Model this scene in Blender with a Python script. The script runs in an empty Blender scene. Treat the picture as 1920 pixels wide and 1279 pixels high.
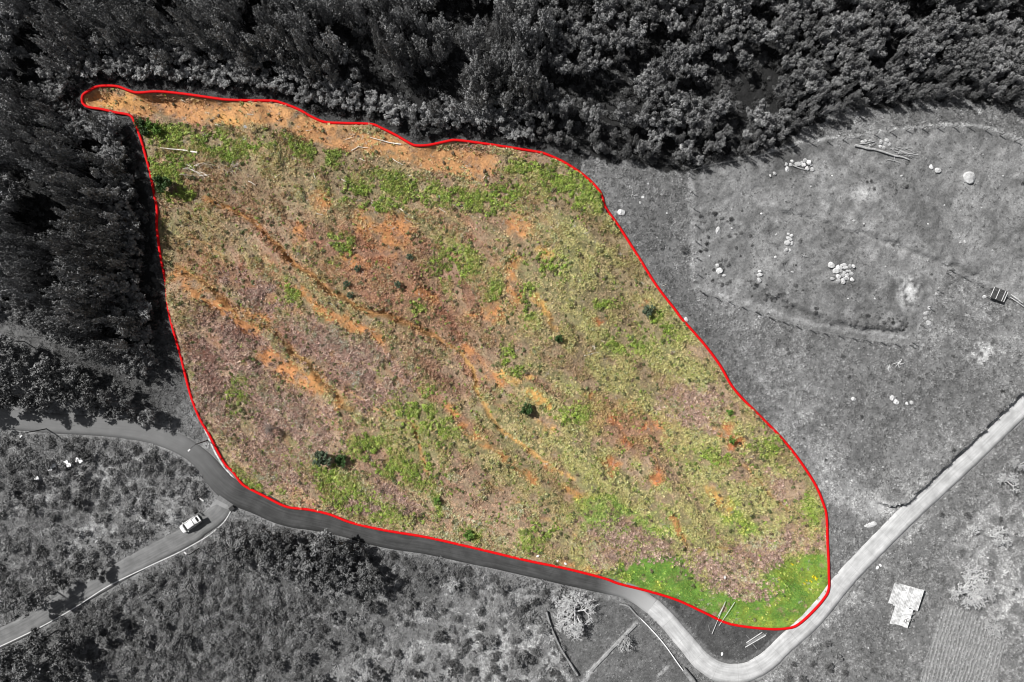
import bpy, bmesh, math, random
import numpy as np
from mathutils import Vector, Matrix
R = math.radians
random.seed(7)
rng = np.random.default_rng(7)

# ------------------------------------------------------------------ camera, sky, sun, exposure
scene = bpy.context.scene
COL = scene.collection
W, HH = 1920.0, 1279.0
LENS = 24.0
S = 0.105                                  # metres per photograph pixel on the ground
CAMH = S * W * LENS / 36.0                 # drone height
cam_d = bpy.data.cameras.new('camera'); cam = bpy.data.objects.new('camera', cam_d); COL.objects.link(cam)
cam.location = (0, 0, CAMH); cam.rotation_euler = (0, 0, 0)
cam_d.lens = LENS; cam_d.sensor_width = 36.0; cam_d.clip_end = 3000
scene.camera = cam

SUN_EL = R(47)
SUN_AZ = (-0.85, 0.53)                     # horizontal direction towards the sun
world = bpy.data.worlds.new('World'); scene.world = world; world.use_nodes = True
wn = world.node_tree.nodes; wl = world.node_tree.links; wn.clear()
sky = wn.new('ShaderNodeTexSky'); sky.sky_type = 'NISHITA'; sky.sun_disc = False
sky.sun_elevation = SUN_EL; sky.sun_rotation = math.atan2(SUN_AZ[0], SUN_AZ[1])
bg = wn.new('ShaderNodeBackground'); bg.inputs['Strength'].default_value = 0.05
out = wn.new('ShaderNodeOutputWorld')
desat = wn.new('ShaderNodeHueSaturation'); desat.inputs['Saturation'].default_value = 0.25
wl.new(sky.outputs[0], desat.inputs['Color']); wl.new(desat.outputs[0], bg.inputs[0]); wl.new(bg.outputs[0], out.inputs[0])
sun_d = bpy.data.lights.new('sun', 'SUN'); sun_d.energy = 5.0; sun_d.angle = R(0.5); sun_d.color = (1, 0.985, 0.96)
sun = bpy.data.objects.new('sun', sun_d); COL.objects.link(sun)
sd = Vector((SUN_AZ[0] * math.cos(SUN_EL), SUN_AZ[1] * math.cos(SUN_EL), math.sin(SUN_EL)))
sun.rotation_euler = sd.to_track_quat('Z', 'Y').to_euler(); sun.location = (0, 0, 60)
scene.view_settings.view_transform = 'Standard'; scene.view_settings.look = 'None'
scene.view_settings.exposure = 0.32; scene.view_settings.gamma = 1.0
scene.view_settings.use_curve_mapping = False
scene.cycles.pixel_filter_type = 'BLACKMAN_HARRIS'; scene.cycles.filter_width = 1.05

# ------------------------------------------------------------------ helpers
def smooth(a, b, x):
    t = np.clip((x - a) / (b - a), 0, 1); return t * t * (3 - 2 * t)

def _hash(ix, iy, seed):
    n = (ix.astype(np.int64) * 374761393 + iy.astype(np.int64) * 668265263 + seed * 1442695041) & 0xffffffff
    n = ((n ^ (n >> 13)) * 1274126177) & 0xffffffff
    return ((n ^ (n >> 16)) & 0xffffff).astype(np.float64) / 0xffffff

def vnoise(x, y, seed=0):
    x0 = np.floor(x); y0 = np.floor(y); fx = x - x0; fy = y - y0
    fx = fx * fx * (3 - 2 * fx); fy = fy * fy * (3 - 2 * fy)
    a = _hash(x0, y0, seed); b = _hash(x0 + 1, y0, seed); c = _hash(x0, y0 + 1, seed); d = _hash(x0 + 1, y0 + 1, seed)
    return (a * (1 - fx) + b * fx) * (1 - fy) + (c * (1 - fx) + d * fx) * fy

def fbm(x, y, scale, seed=0, octv=4):
    v = 0; amp = 0.5; f = 1.0 / scale; tot = 0
    for o in range(octv):
        v = v + amp * vnoise(x * f + 17.3 * o, y * f - 9.1 * o, seed + o); tot += amp; amp *= 0.55; f *= 2.03
    return v / tot                                     # 0..1

def w2(px, py):
    return ((px - W / 2) * S, (HH / 2 - py) * S)

def catmull(pts, n=8, closed=False):
    pts = [np.array(p, float) for p in pts]; N = len(pts); res = []
    for i in range(N if closed else N - 1):
        if closed: p0, p1, p2, p3 = pts[i - 1], pts[i], pts[(i + 1) % N], pts[(i + 2) % N]
        else: p0, p1, p2, p3 = pts[max(i - 1, 0)], pts[i], pts[i + 1], pts[min(i + 2, N - 1)]
        for k in range(n):
            t = k / n
            res.append(0.5 * ((2 * p1) + (-p0 + p2) * t + (2 * p0 - 5 * p1 + 4 * p2 - p3) * t * t + (-p0 + 3 * p1 - 3 * p2 + p3) * t ** 3))
    if not closed: res.append(pts[-1])
    return np.array(res)

def polydist(X, Y, pts, closed=False):
    """unsigned distance, side sign (+ = left of travel direction) and arc parameter 0..1"""
    pts = np.asarray(pts, float); sh = X.shape; X = X.ravel(); Y = Y.ravel()
    best = np.full(X.shape, 1e9); sgn = np.ones(X.shape); par = np.zeros(X.shape)
    n = len(pts); segs = n if closed else n - 1
    for i in range(segs):
        a = pts[i]; b = pts[(i + 1) % n]; d = b - a; L2 = d @ d
        if L2 == 0: continue
        t = np.clip(((X - a[0]) * d[0] + (Y - a[1]) * d[1]) / L2, 0, 1)
        ex = X - a[0] - t * d[0]; ey = Y - a[1] - t * d[1]; q = ex * ex + ey * ey
        m = q < best
        best[m] = q[m]; sgn[m] = np.sign(d[0] * ey[m] - d[1] * ex[m]); par[m] = (i + t[m]) / segs
    return np.sqrt(best).reshape(sh), sgn.reshape(sh), par.reshape(sh)

def inpoly(X, Y, pts):
    pts = np.asarray(pts, float); ins = np.zeros(X.shape, bool); n = len(pts)
    for i in range(n):
        x1, y1 = pts[i]; x2, y2 = pts[(i + 1) % n]
        if y1 == y2: continue
        c = ((y1 > Y) != (y2 > Y)) & (X < (x2 - x1) * (Y - y1) / (y2 - y1) + x1)
        ins ^= c
    return ins

def set_props(o, label=None, cat=None, group=None, kind=None):
    if label: o['label'] = label
    if cat: o['category'] = cat
    if group: o['group'] = group
    if kind: o['kind'] = kind
    return o

def link(o, parent=None):
    COL.objects.link(o)
    if parent is not None: o.parent = parent
    return o

def np_mesh(name, V, F, mats=None, smooth_shade=False, mi=None):
    """V (n,3), F (m,k) with constant k"""
    V = np.asarray(V, np.float32); F = np.asarray(F, np.int32); k = F.shape[1]
    me = bpy.data.meshes.new(name)
    me.vertices.add(len(V)); me.vertices.foreach_set('co', V.ravel())
    me.loops.add(F.size); me.loops.foreach_set('vertex_index', F.ravel())
    me.polygons.add(len(F)); me.polygons.foreach_set('loop_start', np.arange(0, F.size, k, dtype=np.int32))
    try: me.polygons.foreach_set('loop_total', np.full(len(F), k, np.int32))
    except Exception: pass
    for m in (mats or []): me.materials.append(m)
    if mi is not None: me.polygons.foreach_set('material_index', np.asarray(mi, np.int32))
    me.polygons.foreach_set('use_smooth', np.full(len(F), smooth_shade, bool))
    me.update(calc_edges=True); me.validate()
    return me

class MB:
    """collects quads/tris of boxes and tubes, builds ONE mesh object"""
    def __init__(s): s.v = []; s.f = []
    def add(s, v, f):
        o = len(s.v); s.v += [tuple(p) for p in v]; s.f += [tuple(i + o for i in q) for q in f]
    def box(s, c, size, m=None):
        x, y, z = [d / 2 for d in size]
        v = [Vector((sx * x, sy * y, sz * z)) for sx in (-1, 1) for sy in (-1, 1) for sz in (-1, 1)]
        if m is not None: v = [m @ p for p in v]
        v = [p + Vector(c) for p in v]
        s.add(v, [(0, 1, 3, 2), (4, 6, 7, 5), (0, 4, 5, 1), (2, 3, 7, 6), (0, 2, 6, 4), (1, 5, 7, 3)])
    def tube(s, pts, rad, n=6, cap=True):
        pts = [Vector(p) for p in pts]; rings = []
        if not hasattr(rad, '__len__'): rad = [rad] * len(pts)
        for i, p in enumerate(pts):
            d = (pts[min(i + 1, len(pts) - 1)] - pts[max(i - 1, 0)])
            if d.length < 1e-9: d = Vector((0, 0, 1))
            d.normalize(); u = d.orthogonal().normalized() if i == 0 else (u - d * u.dot(d)).normalized()
            w = d.cross(u)
            rings.append([p + (u * math.cos(2 * math.pi * k / n) + w * math.sin(2 * math.pi * k / n)) * rad[i] for k in range(n)])
        v = [q for r in rings for q in r]; f = []
        for i in range(len(pts) - 1):
            for k in range(n):
                f.append((i * n + k, i * n + (k + 1) % n, (i + 1) * n + (k + 1) % n, (i + 1) * n + k))
        if cap: f.append(tuple(range(n - 1, -1, -1))); f.append(tuple((len(pts) - 1) * n + k for k in range(n)))
        s.add(v, f)
    def loft(s, secs, cap=True):
        n = len(secs[0]); v = [p for q in secs for p in q]; f = []
        for i in range(len(secs) - 1):
            for k in range(n):
                f.append((i * n + k, i * n + (k + 1) % n, (i + 1) * n + (k + 1) % n, (i + 1) * n + k))
        if cap: f.append(tuple(range(n - 1, -1, -1))); f.append(tuple((len(secs) - 1) * n + k for k in range(n)))
        s.add(v, f)
    def mesh(s, name, mat, sm=False):
        me = bpy.data.meshes.new(name); me.from_pydata([tuple(p) for p in s.v], [], s.f)
        me.materials.append(mat)
        if sm: me.polygons.foreach_set('use_smooth', [True] * len(me.polygons))
        me.update(); return me
    def build(s, name, mat, parent=None, sm=False):
        return link(bpy.data.objects.new(name, s.mesh(name, mat, sm)), parent)

def empty(name, loc, rz=0.0):
    o = bpy.data.objects.new(name, None); o.location = loc; o.rotation_euler = (0, 0, rz); o.empty_display_size = 0.3
    return link(o)

# ------------------------------------------------------------------ materials
def mat(name, base, rough=0.8, var=0.25, scale=2.0, bump=0.0, spec=0.3, metal=0.0, obj_rand=0.0, bscale=None):
    m = bpy.data.materials.new(name); m.use_nodes = True; nt = m.node_tree; N = nt.nodes; L = nt.links
    b = N['Principled BSDF']; b.inputs['Roughness'].default_value = rough; b.inputs['Metallic'].default_value = metal
    b.inputs['Specular IOR Level'].default_value = spec
    tc = N.new('ShaderNodeTexCoord'); nz = N.new('ShaderNodeTexNoise'); nz.inputs['Scale'].default_value = scale
    nz.inputs['Detail'].default_value = 4; L.new(tc.outputs['Object'], nz.inputs['Vector'])
    mr = N.new('ShaderNodeMapRange'); mr.inputs[1].default_value = 0.3; mr.inputs[2].default_value = 0.7
    mr.inputs[3].default_value = 1 - var; mr.inputs[4].default_value = 1 + var; L.new(nz.outputs[0], mr.inputs[0])
    val = mr.outputs[0]
    if obj_rand:
        oi = N.new('ShaderNodeObjectInfo'); m2 = N.new('ShaderNodeMapRange'); m2.inputs[3].default_value = 1 - obj_rand; m2.inputs[4].default_value = 1 + obj_rand
        L.new(oi.outputs['Random'], m2.inputs[0]); mm = N.new('ShaderNodeMath'); mm.operation = 'MULTIPLY'
        L.new(val, mm.inputs[0]); L.new(m2.outputs[0], mm.inputs[1]); val = mm.outputs[0]
    vm = N.new('ShaderNodeVectorMath'); vm.operation = 'SCALE'; vm.inputs[0].default_value = base[:3]
    L.new(val, vm.inputs['Scale']); L.new(vm.outputs[0], b.inputs['Base Color'])
    if bump:
        bp = N.new('ShaderNodeBump'); bp.inputs['Strength'].default_value = bump; bp.inputs['Distance'].default_value = 0.1
        n2 = N.new('ShaderNodeTexNoise'); n2.inputs['Scale'].default_value = bscale or scale * 3; n2.inputs['Detail'].default_value = 5
        L.new(tc.outputs['Object'], n2.inputs['Vector']); L.new(n2.outputs[0], bp.inputs['Height']); L.new(bp.outputs[0], b.inputs['Normal'])
    return m

def inst_mat(name, rough=0.75, trans=0.0, spec=0.2):
    """foliage whose colour is stored per plant"""
    m = bpy.data.materials.new(name); m.use_nodes = True; nt = m.node_tree; N = nt.nodes; L = nt.links
    b = N['Principled BSDF']; b.inputs['Roughness'].default_value = rough; b.inputs['Specular IOR Level'].default_value = spec
    a = N.new('ShaderNodeAttribute'); a.attribute_type = 'INSTANCER'; a.attribute_name = 'tint'
    L.new(a.outputs['Color'], b.inputs['Base Color'])
    return m

def g3(v): return (v, v, v * 1.0)
M = {}
M['leaf_dark'] = mat('leaf_dark', g3(0.16), 0.5, 0.5, 1.3, spec=0.4, obj_rand=0.45)
M['leaf_mid'] = mat('leaf_mid', g3(0.20), 0.45, 0.55, 1.3, spec=0.45, obj_rand=0.45)
M['bark'] = mat('bark', g3(0.12), 0.9, 0.3, 3, 0.4)
M['bare_twig'] = mat('bare_twig', g3(0.50), 0.9, 0.2, 2)
M['bare_twig_dim'] = mat('bare_twig_dim', g3(0.40), 0.9, 0.2, 2)
M['rock'] = mat('rock', g3(0.48), 0.85, 0.35, 1.6, 0.9, obj_rand=0.25)
M['log'] = mat('log', g3(0.36), 0.9, 0.3, 2.5, 0.4)
M['log_plot'] = mat('log_plot', (0.68, 0.63, 0.56), 0.9, 0.3, 2.5, 0.4)
M['branch_plot'] = mat('branch_plot', (0.36, 0.31, 0.26), 0.9, 0.3, 2.5)
M['post'] = mat('post', g3(0.16), 0.9, 0.25, 6, 0.3)
M['wire'] = mat('wire', g3(0.35), 0.5, 0.1, 3, metal=0.6)
M['pole'] = mat('pole', g3(0.05), 0.8, 0.2, 3)
M['white_metal'] = mat('white_metal', g3(0.80), 0.5, 0.08, 1.5)
M['car_paint'] = mat('car_paint', g3(0.82), 0.25, 0.02, 1, spec=0.5)
M['car_glass'] = mat('car_glass', g3(0.02), 0.08, 0.02, 1, spec=0.6)
M['car_trim'] = mat('car_trim', g3(0.025), 0.6, 0.1, 3)
M['car_seat'] = mat('car_seat', g3(0.04), 0.8, 0.1, 3)
M['rim'] = mat('rim', g3(0.5), 0.3, 0.05, 2, metal=0.8)
M['lamp_glass'] = mat('lamp_glass', g3(0.6), 0.15, 0.03, 2)
M['dark_cloth'] = mat('dark_cloth', g3(0.025), 0.9, 0.2, 8)
M['skin'] = mat('skin', g3(0.35), 0.6, 0.05, 8)
M['hair'] = mat('hair', g3(0.03), 0.6, 0.2, 20)
M['sheet'] = mat('sheet', g3(0.52), 0.6, 0.38, 1.3, 0.3, obj_rand=0.2)
M['wall_block'] = mat('wall_block', g3(0.22), 0.95, 0.3, 2, 0.4)
M['dark_roof'] = mat('dark_roof', g3(0.05), 0.7, 0.3, 2)
M['plank'] = mat('plank', g3(0.55), 0.85, 0.2, 3)
M['plank_dim'] = mat('plank_dim', g3(0.22), 0.85, 0.2, 3)
M['kerb'] = mat('kerb', g3(0.50), 0.9, 0.2, 2, 0.2)
M['red'] = mat('red', (0.56, 0.004, 0.006), 0.7, 0.04, 0.4, spec=0.1)
M['bag'] = mat('bag', g3(0.8), 0.7, 0.1, 4)
M['shrub_green'] = mat('shrub_green', (0.035, 0.075, 0.018), 0.6, 0.4, 1.2)
M['shrub_sage'] = mat('shrub_sage', (0.09, 0.125, 0.075), 0.65, 0.35, 1.2)
M['inst'] = inst_mat('ground_plant')
M['inst_gloss'] = inst_mat('ground_leaf', 0.5, spec=0.35)

# ------------------------------------------------------------------ layout (photograph pixels)
PLOT = [(158,190),(160,181),(170,173),(188,164),(222,164),(245,172),(262,176),(300,174),(345,178),(400,186),(440,190),(510,191),(530,195),(560,206),(585,220),(610,230),(640,232),(695,234),(715,241),(745,256),(770,271),(783,275),(805,274),(835,268),(855,265),(890,269),(940,276),(1000,285),(1025,291),(1060,307),(1095,330),(1118,352),(1128,368),(1135,390),(1160,425),(1200,487),(1230,535),(1265,580),(1280,600),(1320,645),(1350,685),(1370,720),(1390,745),(1420,775),(1460,815),(1490,850),(1515,885),(1533,915),(1545,945),(1551,970),(1552,1020),(1554,1070),(1554,1105),(1543,1125),(1520,1150),(1497,1170),(1480,1177),(1450,1179),(1400,1175),(1360,1167),(1320,1148),(1270,1125),(1220,1109),(1160,1093),(1130,1082),(1060,1064),(1000,1052),(960,1043),(880,1024),(800,1006),(720,992),(660,978),(620,963),(580,954),(540,949),(500,930),(470,915),(455,905),(440,885),(425,870),(410,845),(395,815),(375,780),(355,725),(340,665),(330,630),(318,580),(312,530),(305,495),(298,450),(295,425),(296,395),(292,370),(285,330),(278,300),(268,265),(255,230),(246,218),(220,213),(195,207),(170,203),(160,197)]
PLOT_S = catmull(PLOT, 4, True)
ROAD = [(-160,765),(-60,776),(0,785),(100,794),(200,800),(280,812),(340,834),(380,862),(406,893),(438,922),(485,942),(540,966),(620,982),(720,1009),(800,1023),(880,1040),(960,1057),(1060,1080),(1130,1096),(1177,1108),(1210,1128),(1243,1156),(1290,1210),(1318,1242),(1352,1261),(1396,1262),(1435,1243),(1478,1203),(1530,1155),(1588,1085),(1650,1020),(1718,952),(1827,852),(1920,762),(2080,610)]
ROAD_S = catmull(ROAD, 8)
SIDE = [(428,938),(408,964),(372,990),(362,999),(308,1028),(240,1064),(170,1104),(100,1143),(40,1178),(-60,1225),(-160,1275)]
SIDE_S = catmull(SIDE, 8)
def road_w(t):                                          # half width in px along ROAD
    return np.interp(t, [0, 0.2, 0.24, 0.30, 0.36, 0.55, 0.62, 0.7, 0.8, 1], [19, 18, 22, 22, 16, 15, 16, 18, 18, 19])
SIDE_W = 18.0

# ------------------------------------------------------------------ ground: grid, height, colour
st = 0.35
dx = np.arange(-113, 113.01, st); dy = np.arange(-79, 79.01, st)
outer = np.array([1.2, 3, 6, 11, 19, 32, 55, 90, 150, 260, 450])
xs = np.concatenate([-113 - outer[::-1], dx, dx[-1] + outer]); ys = np.concatenate([-79 - outer[::-1], dy, dy[-1] + outer])
X, Y = np.meshgrid(xs, ys)
PX = X / S + W / 2; PY = HH / 2 - Y / S

pd, _, _ = polydist(PX, PY, PLOT_S, True)
ins = inpoly(PX, PY, PLOT_S)
SD = np.where(ins, pd, -pd)                              # signed px distance to the plot edge, + inside
rd, rs, rt = polydist(PX, PY, ROAD_S)
sdist, ss, _ = polydist(PX, PY, SIDE_S)
road_e = rd - road_w(rt); side_e = sdist - SIDE_W        # px outside the road edge
re = np.minimum(road_e, side_e)

WALL = [(1640,940),(1662,946),(1694,944),(1710,930),(1737,908),(1765,883),(1800,850),(1830,823),(1880,775),(1925,735),(2040,625)]
GULLY = catmull([(385,372),(430,392),(480,420),(540,480),(600,528),(640,556),(700,585),(770,609),(845,650)], 6)
CHAN = catmull([(845,650),(880,690),(900,740),(930,790),(980,835),(1040,878),(1075,895)], 6)
GULLY2 = catmull([(330,500),(380,525),(440,575),(520,625),(560,665),(600,705),(660,765)], 6)
GULLY3 = catmull([(1370,850),(1420,900),(1470,950),(1510,985),(1540,990)], 6)
GULLY4 = catmull([(1300,1030),(1350,1028),(1400,1022),(1470,1015)], 6)

Z = (fbm(X, Y, 45, 3, 3) - 0.5) * 1.6
plain = Z.copy()                                         # smooth surface that roads follow
rough_in = smooth(0, 12, SD)
off = smooth(2, 30, re)
Z = Z + off * ((fbm(X, Y, 6, 11, 3) - 0.5) * 0.7 + (fbm(X, Y, 1.6, 21, 3) - 0.5) * 0.35 * (0.35 + 0.65 * rough_in))
wpx = PX + (fbm(X, Y, 2.5, 31, 3) - 0.5) * 16; wpy = PY + (fbm(X, Y, 2.5, 41, 3) - 0.5) * 16
fu = ((PX - 900) * .77 + (PY - 650) * .64) * S; fv = (-(PX - 900) * .64 + (PY - 650) * .77) * S + (fbm(X, Y, 20, 33, 2) - .5) * 8
streak = fbm(fu * .2, fv, 3.2, 35, 4); fold = fbm(fu * .3, fv, 8.0, 37, 3)
Z += off * rough_in * ((fold - .5) * 5.2 + (streak - .5) * 1.6)
def groove(pts, width, depth, side=0.0):
    d, sg, t = polydist(wpx, wpy, pts)
    ends = smooth(0, 0.08, t) * smooth(1, 0.92, t)
    prof = np.exp(-(d / width) ** 2) * depth * ends
    bank = side * np.exp(-d / 60) * smooth(-3, 3, d * sg) * ends
    return -prof + bank, d
gz, gd1 = groove(GULLY, 4.0, 1.3, 1.0); Z += gz * off
gz, gd2 = groove(CHAN, 5.0, 0.45, 0.5); Z += gz * off
gz, gd3 = groove(GULLY2, 4.5, 0.7, 0.8); Z += gz * off
gz, gd4 = groove(GULLY3, 4, .6, 0.6); Z += gz * off
gz, gd5 = groove(GULLY4, 4, .6, 0.5); Z += gz * off
gully_all = np.minimum.reduce([gd1, gd2, gd3 + 1, gd4 + 1.5, gd5 + 1.5]) + 3 * smooth(.45, .6, fbm(X, Y, 4, 49, 2))
for gp_, gw_, gdp, gs_ in [([(845,760),(880,808),(960,868),(1005,905),(1060,930)],4,.7,.5),([(1258,955),(1275,990),(1292,1030)],3.5,.8,.4),([(780,790),(792,850),(810,900)],3,.5,.3),([(1000,540),(1022,580),(1042,618)],4,.6,.4),([(310,410),(360,440),(430,500),(500,545)],4,.7,.6),([(1140,780),(1180,830),(1240,870)],4,.6,.5),([(520,640),(600,690),(700,760),(790,800)],4,.6,.6),([(900,890),(1000,960),(1100,1010),(1180,1030)],4,.6,.5),([(1330,860),(1400,900),(1440,960)],4,.7,.5)]:
    gz, gdn = groove(catmull(gp_, 6), gw_, gdp * .45, gs_ * .8); Z += gz * off; gully_all = np.minimum(gully_all, gdn + 2.5 + 5 * (fbm(X, Y, 5, 47, 2) > .5))
# bank above the concrete road: paddock stands higher
wd, wsg, wt = polydist(PX + (fbm(X, Y, 1.5, 51, 3) - 0.5) * 9, PY + (fbm(X, Y, 1.5, 61, 3) - 0.5) * 9, WALL)
bank = 1.0 * np.exp(-wd / 130) * smooth(-1.5, 1.5, wd * -wsg * -1) * smooth(0.0, 0.08, wt)
# WALL runs to the upper right; the higher ground is on its upper-left side
ax = smooth(-1.5, 1.5, -wd * wsg)
Z += 1.9 * np.exp(-wd / 150) * ax * smooth(0.0, 0.06, wt) * smooth(2, 10, re)
PADDOCK_ = [(1292,322),(1420,292),(1500,270),(1600,257),(1690,243),(1800,237),(1850,243),(1990,280),(1990,600),(1775,508),(1707,648),(1640,638),(1530,620),(1450,595),(1370,566),(1312,547),(1308,500),(1300,370)]
# paddock terrace bank and furrow lines
TERR = catmull([(1395,520),(1430,545),(1500,580),(1560,600),(1640,615),(1700,612)], 6)
td, tsg, tt = polydist(wpx, wpy, TERR)
pgr = inpoly(PX, PY, PADDOCK_); Z += pgr * ((fbm(X * .7 + Y * .7, (Y - X) * 1.6, 2.4, 81, 4) - .5) * .5 + (fbm(X, Y, .9, 83, 3) - .5) * .25) * smooth(0, 10, re)
Z += 1.3 * np.exp(-td / 45) * smooth(-7, 7, -td * tsg) * smooth(0, .1, tt) * smooth(1, .9, tt)
T2 = catmull([(1445,388),(1480,397),(1530,412),(1570,427),(1640,445),(1700,468),(1760,493),(1810,508)], 6)
t2d, t2s, t2t = polydist(wpx, wpy, T2)
Z += (-0.35 * np.exp(-(t2d / 3.5) ** 2) + 0.9 * np.exp(-t2d / 40) * smooth(-3, 3, -t2d * t2s)) * smooth(0, .1, t2t)
# crop field furrows
FIELD = [(1773,1133),(1811,1143),(1839,1158),(1859,1188),(1885,1205),(1872,1246),(1870,1300),(1718,1300),(1734,1242),(1749,1204),(1762,1160)]
fin = inpoly(PX, PY, FIELD)
FROWDIR = np.array([-0.28, 0.96]); FN = np.array([0.96, 0.28])
fcoord = (PX * FN[0] + PY * FN[1]) + (fbm(X, Y, 6, 71, 2) - 0.5) * 5
Z = np.where(re < 1.5, plain - 0.10, Z)
Z = np.where((re >= 1.5) & (re < 6), np.minimum(Z, plain + 0.02 + (re - 1.5) * 0.05), Z)

def ht(x, y):
    x = np.clip(np.asarray(x, float), xs[0], xs[-1] - 1e-6); y = np.clip(np.asarray(y, float), ys[0], ys[-1] - 1e-6)
    i = np.clip(np.searchsorted(xs, x, 'right') - 1, 0, len(xs) - 2); j = np.clip(np.searchsorted(ys, y, 'right') - 1, 0, len(ys) - 2)
    fx = (x - xs[i]) / (xs[i + 1] - xs[i]); fy = (y - ys[j]) / (ys[j + 1] - ys[j])
    return (Z[j, i] * (1 - fx) + Z[j, i + 1] * fx) * (1 - fy) + (Z[j + 1, i] * (1 - fx) + Z[j + 1, i + 1] * fx) * fy
def smooth_ht(x, y):
    x = np.asarray(x, float); y = np.asarray(y, float); return (fbm(x, y, 45, 3, 3) - 0.5) * 1.6
def P(px, py, dz=0.0):
    """point on the ground seen at that pixel, raised by dz"""
    x, y = w2(px, py); z = 0.0
    for _ in range(3):
        z = float(ht(x, y)); k = 1 - z / CAMH; x, y = (px - W / 2) * S * k, (HH / 2 - py) * S * k
    return Vector((x, y, float(ht(x, y)) + dz))

# ---- colour inside the plot
def lerp(A, c, m): return A * (1 - m[..., None]) + np.array(c) * m[..., None]
n1 = fbm(X, Y, 9, 101, 4); n2 = fbm(X, Y, 2.2, 111, 4); n3 = fbm(X, Y, 0.9, 121, 3); n4 = fbm(X, Y, 18, 131, 3)
qx = PX + (fbm(X, Y, 4, 141, 4) - 0.5) * 46 + (fbm(X, Y, 1.1, 143, 3) - 0.5) * 14
qy = PY + (fbm(X, Y, 4, 151, 4) - 0.5) * 46 + (fbm(X, Y, 1.1, 153, 3) - 0.5) * 14
def ell(cx, cy, rx, ry, ang=0.0, soft=0.5):
    c, s = math.cos(R(ang)), math.sin(R(ang)); u = ((qx - cx) * c + (qy - cy) * s) / rx; v = (-(qx - cx) * s + (qy - cy) * c) / ry
    return smooth(1 + soft, 1 - soft, np.sqrt(u * u + v * v))
def line(pts, w, soft=0.5):
    f_ = .18 if w < 5 else .45; d, _, _ = polydist(PX + (qx - PX) * f_, PY + (qy - PY) * f_, pts); return smooth(w * (1 + soft), w * (1 - soft), d)
OLIVE = (0.265, 0.235, 0.11); STRAW = (0.43, 0.335, 0.21); TAN = (0.37, 0.255, 0.165)
MAUVE = (0.37, 0.25, 0.20); ORANGE = (0.42, 0.20, 0.085); RED = (0.42, 0.15, 0.07); YEL = (0.52, 0.31, 0.11)
BROWN = (0.30, 0.16, 0.10); GREEN = (0.19, 0.28, 0.055); TURF = (0.12, 0.26, 0.045); DKGREEN = (0.05, 0.10, 0.02)
C = np.zeros(X.shape + (3,)); C[:] = STRAW
C = lerp(C, (.27, .26, .12), smooth(0.38, 0.58, n1 * 0.3 + n2 * 0.25 + streak * .45)); C = lerp(C, TAN, 0.85 * smooth(0.47, 0.60, n4 * 0.35 + n2 * 0.25 + (1 - streak) * .4)); C = lerp(C, (.42, .235, .13), .6 * smooth(.58, .70, fbm(fu * .22, fv, 2.2, 39, 4)) * smooth(1180, 900, PX))
# broad tones
C = lerp(C, (.30, .29, .14), 0.55 * ell(1130, 520, 190, 190)); C = lerp(C, (.29, .27, .13), 0.5 * ell(560, 330, 280, 90, 8))
C = lerp(C, STRAW, 0.4 * ell(1260, 830, 200, 110, 40)); C = lerp(C, (.27, .30, .11), .7 * smooth(.36, .56, streak * .5 + n2 * .5) * smooth(900, 1150, PX)); C = lerp(C, (.27, .29, .11), .5 * smooth(.4, .58, n1 * .5 + n2 * .5) * smooth(700, 850, PY) * smooth(560, 700, PX)); C = lerp(C, STRAW, 0.5 * ell(800, 940, 260, 60, 12))
C = lerp(C, BROWN, 0.55 * ell(690, 500, 110, 65, 25)); C = lerp(C, BROWN, 0.5 * ell(790, 590, 90, 40, 20)); C = lerp(C, BROWN, 0.65 * ell(420, 505, 90, 28, 25))
C = lerp(C, BROWN, 0.35 * ell(870, 560, 120, 60, 30)); C = lerp(C, RED, 0.3 * ell(1190, 800, 90, 40, 25))
mauve = np.zeros(X.shape)
for a in [(430,680,85,85,40),(400,740,60,70,30),(650,670,110,45,25),(520,790,110,60,20),(480,545,60,25,30),(720,720,50,40,0),(1470,920,40,18,45)]:
    mauve = np.maximum(mauve, ell(*a, soft=0.6) * smooth(0.3, 0.55, n2))
C = lerp(C, MAUVE, 0.85 * mauve)
straw = np.zeros(X.shape)
for a in [(1185,1015,75,30,15),(1440,1030,95,26,-8),(1370,1085,75,28,15),(1150,1035,60,20,10),(1330,1060,60,22,0),(1395,1115,40,16,10),(700,940,60,30,0),(520,880,60,30,20),(1300,760,50,40,0)]:
    straw = np.maximum(straw, ell(*a, soft=0.5))
C = lerp(C, (0.40, 0.29, 0.19), 0.8 * straw)
turf = np.zeros(X.shape)
for a in [(1250,1105,110,26,14),(1400,1150,120,32,12),(1490,1110,75,60,-30),(1540,1075,30,40,0),(1140,985,75,30,25),(1235,1000,40,40,50),(1380,975,45,22,40),(1190,1075,50,14,10),(1290,1050,60,14,0),(1225,1050,45,40,60),(1310,1080,90,18,14),(1150,960,90,26,25),(1480,1090,60,40,0)]:
    turf = np.maximum(turf, ell(*a, soft=0.35))
turf *= np.where(PY < 1045, .75 * smooth(.4, .58, n2 * .6 + n3 * .4), smooth(.2, .34, n2))
turf *= 1 - 0.8 * np.maximum(ell(1370, 1085, 70, 26, 15), ell(1395, 1115, 38, 14, 10))
C = lerp(C, TURF, 0.95 * turf); C = lerp(C, (0.25, 0.29, 0.05), turf * 0.6 * smooth(0.5, 0.66, n1 * .5 + n2 * .5))
green = np.zeros(X.shape)
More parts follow.
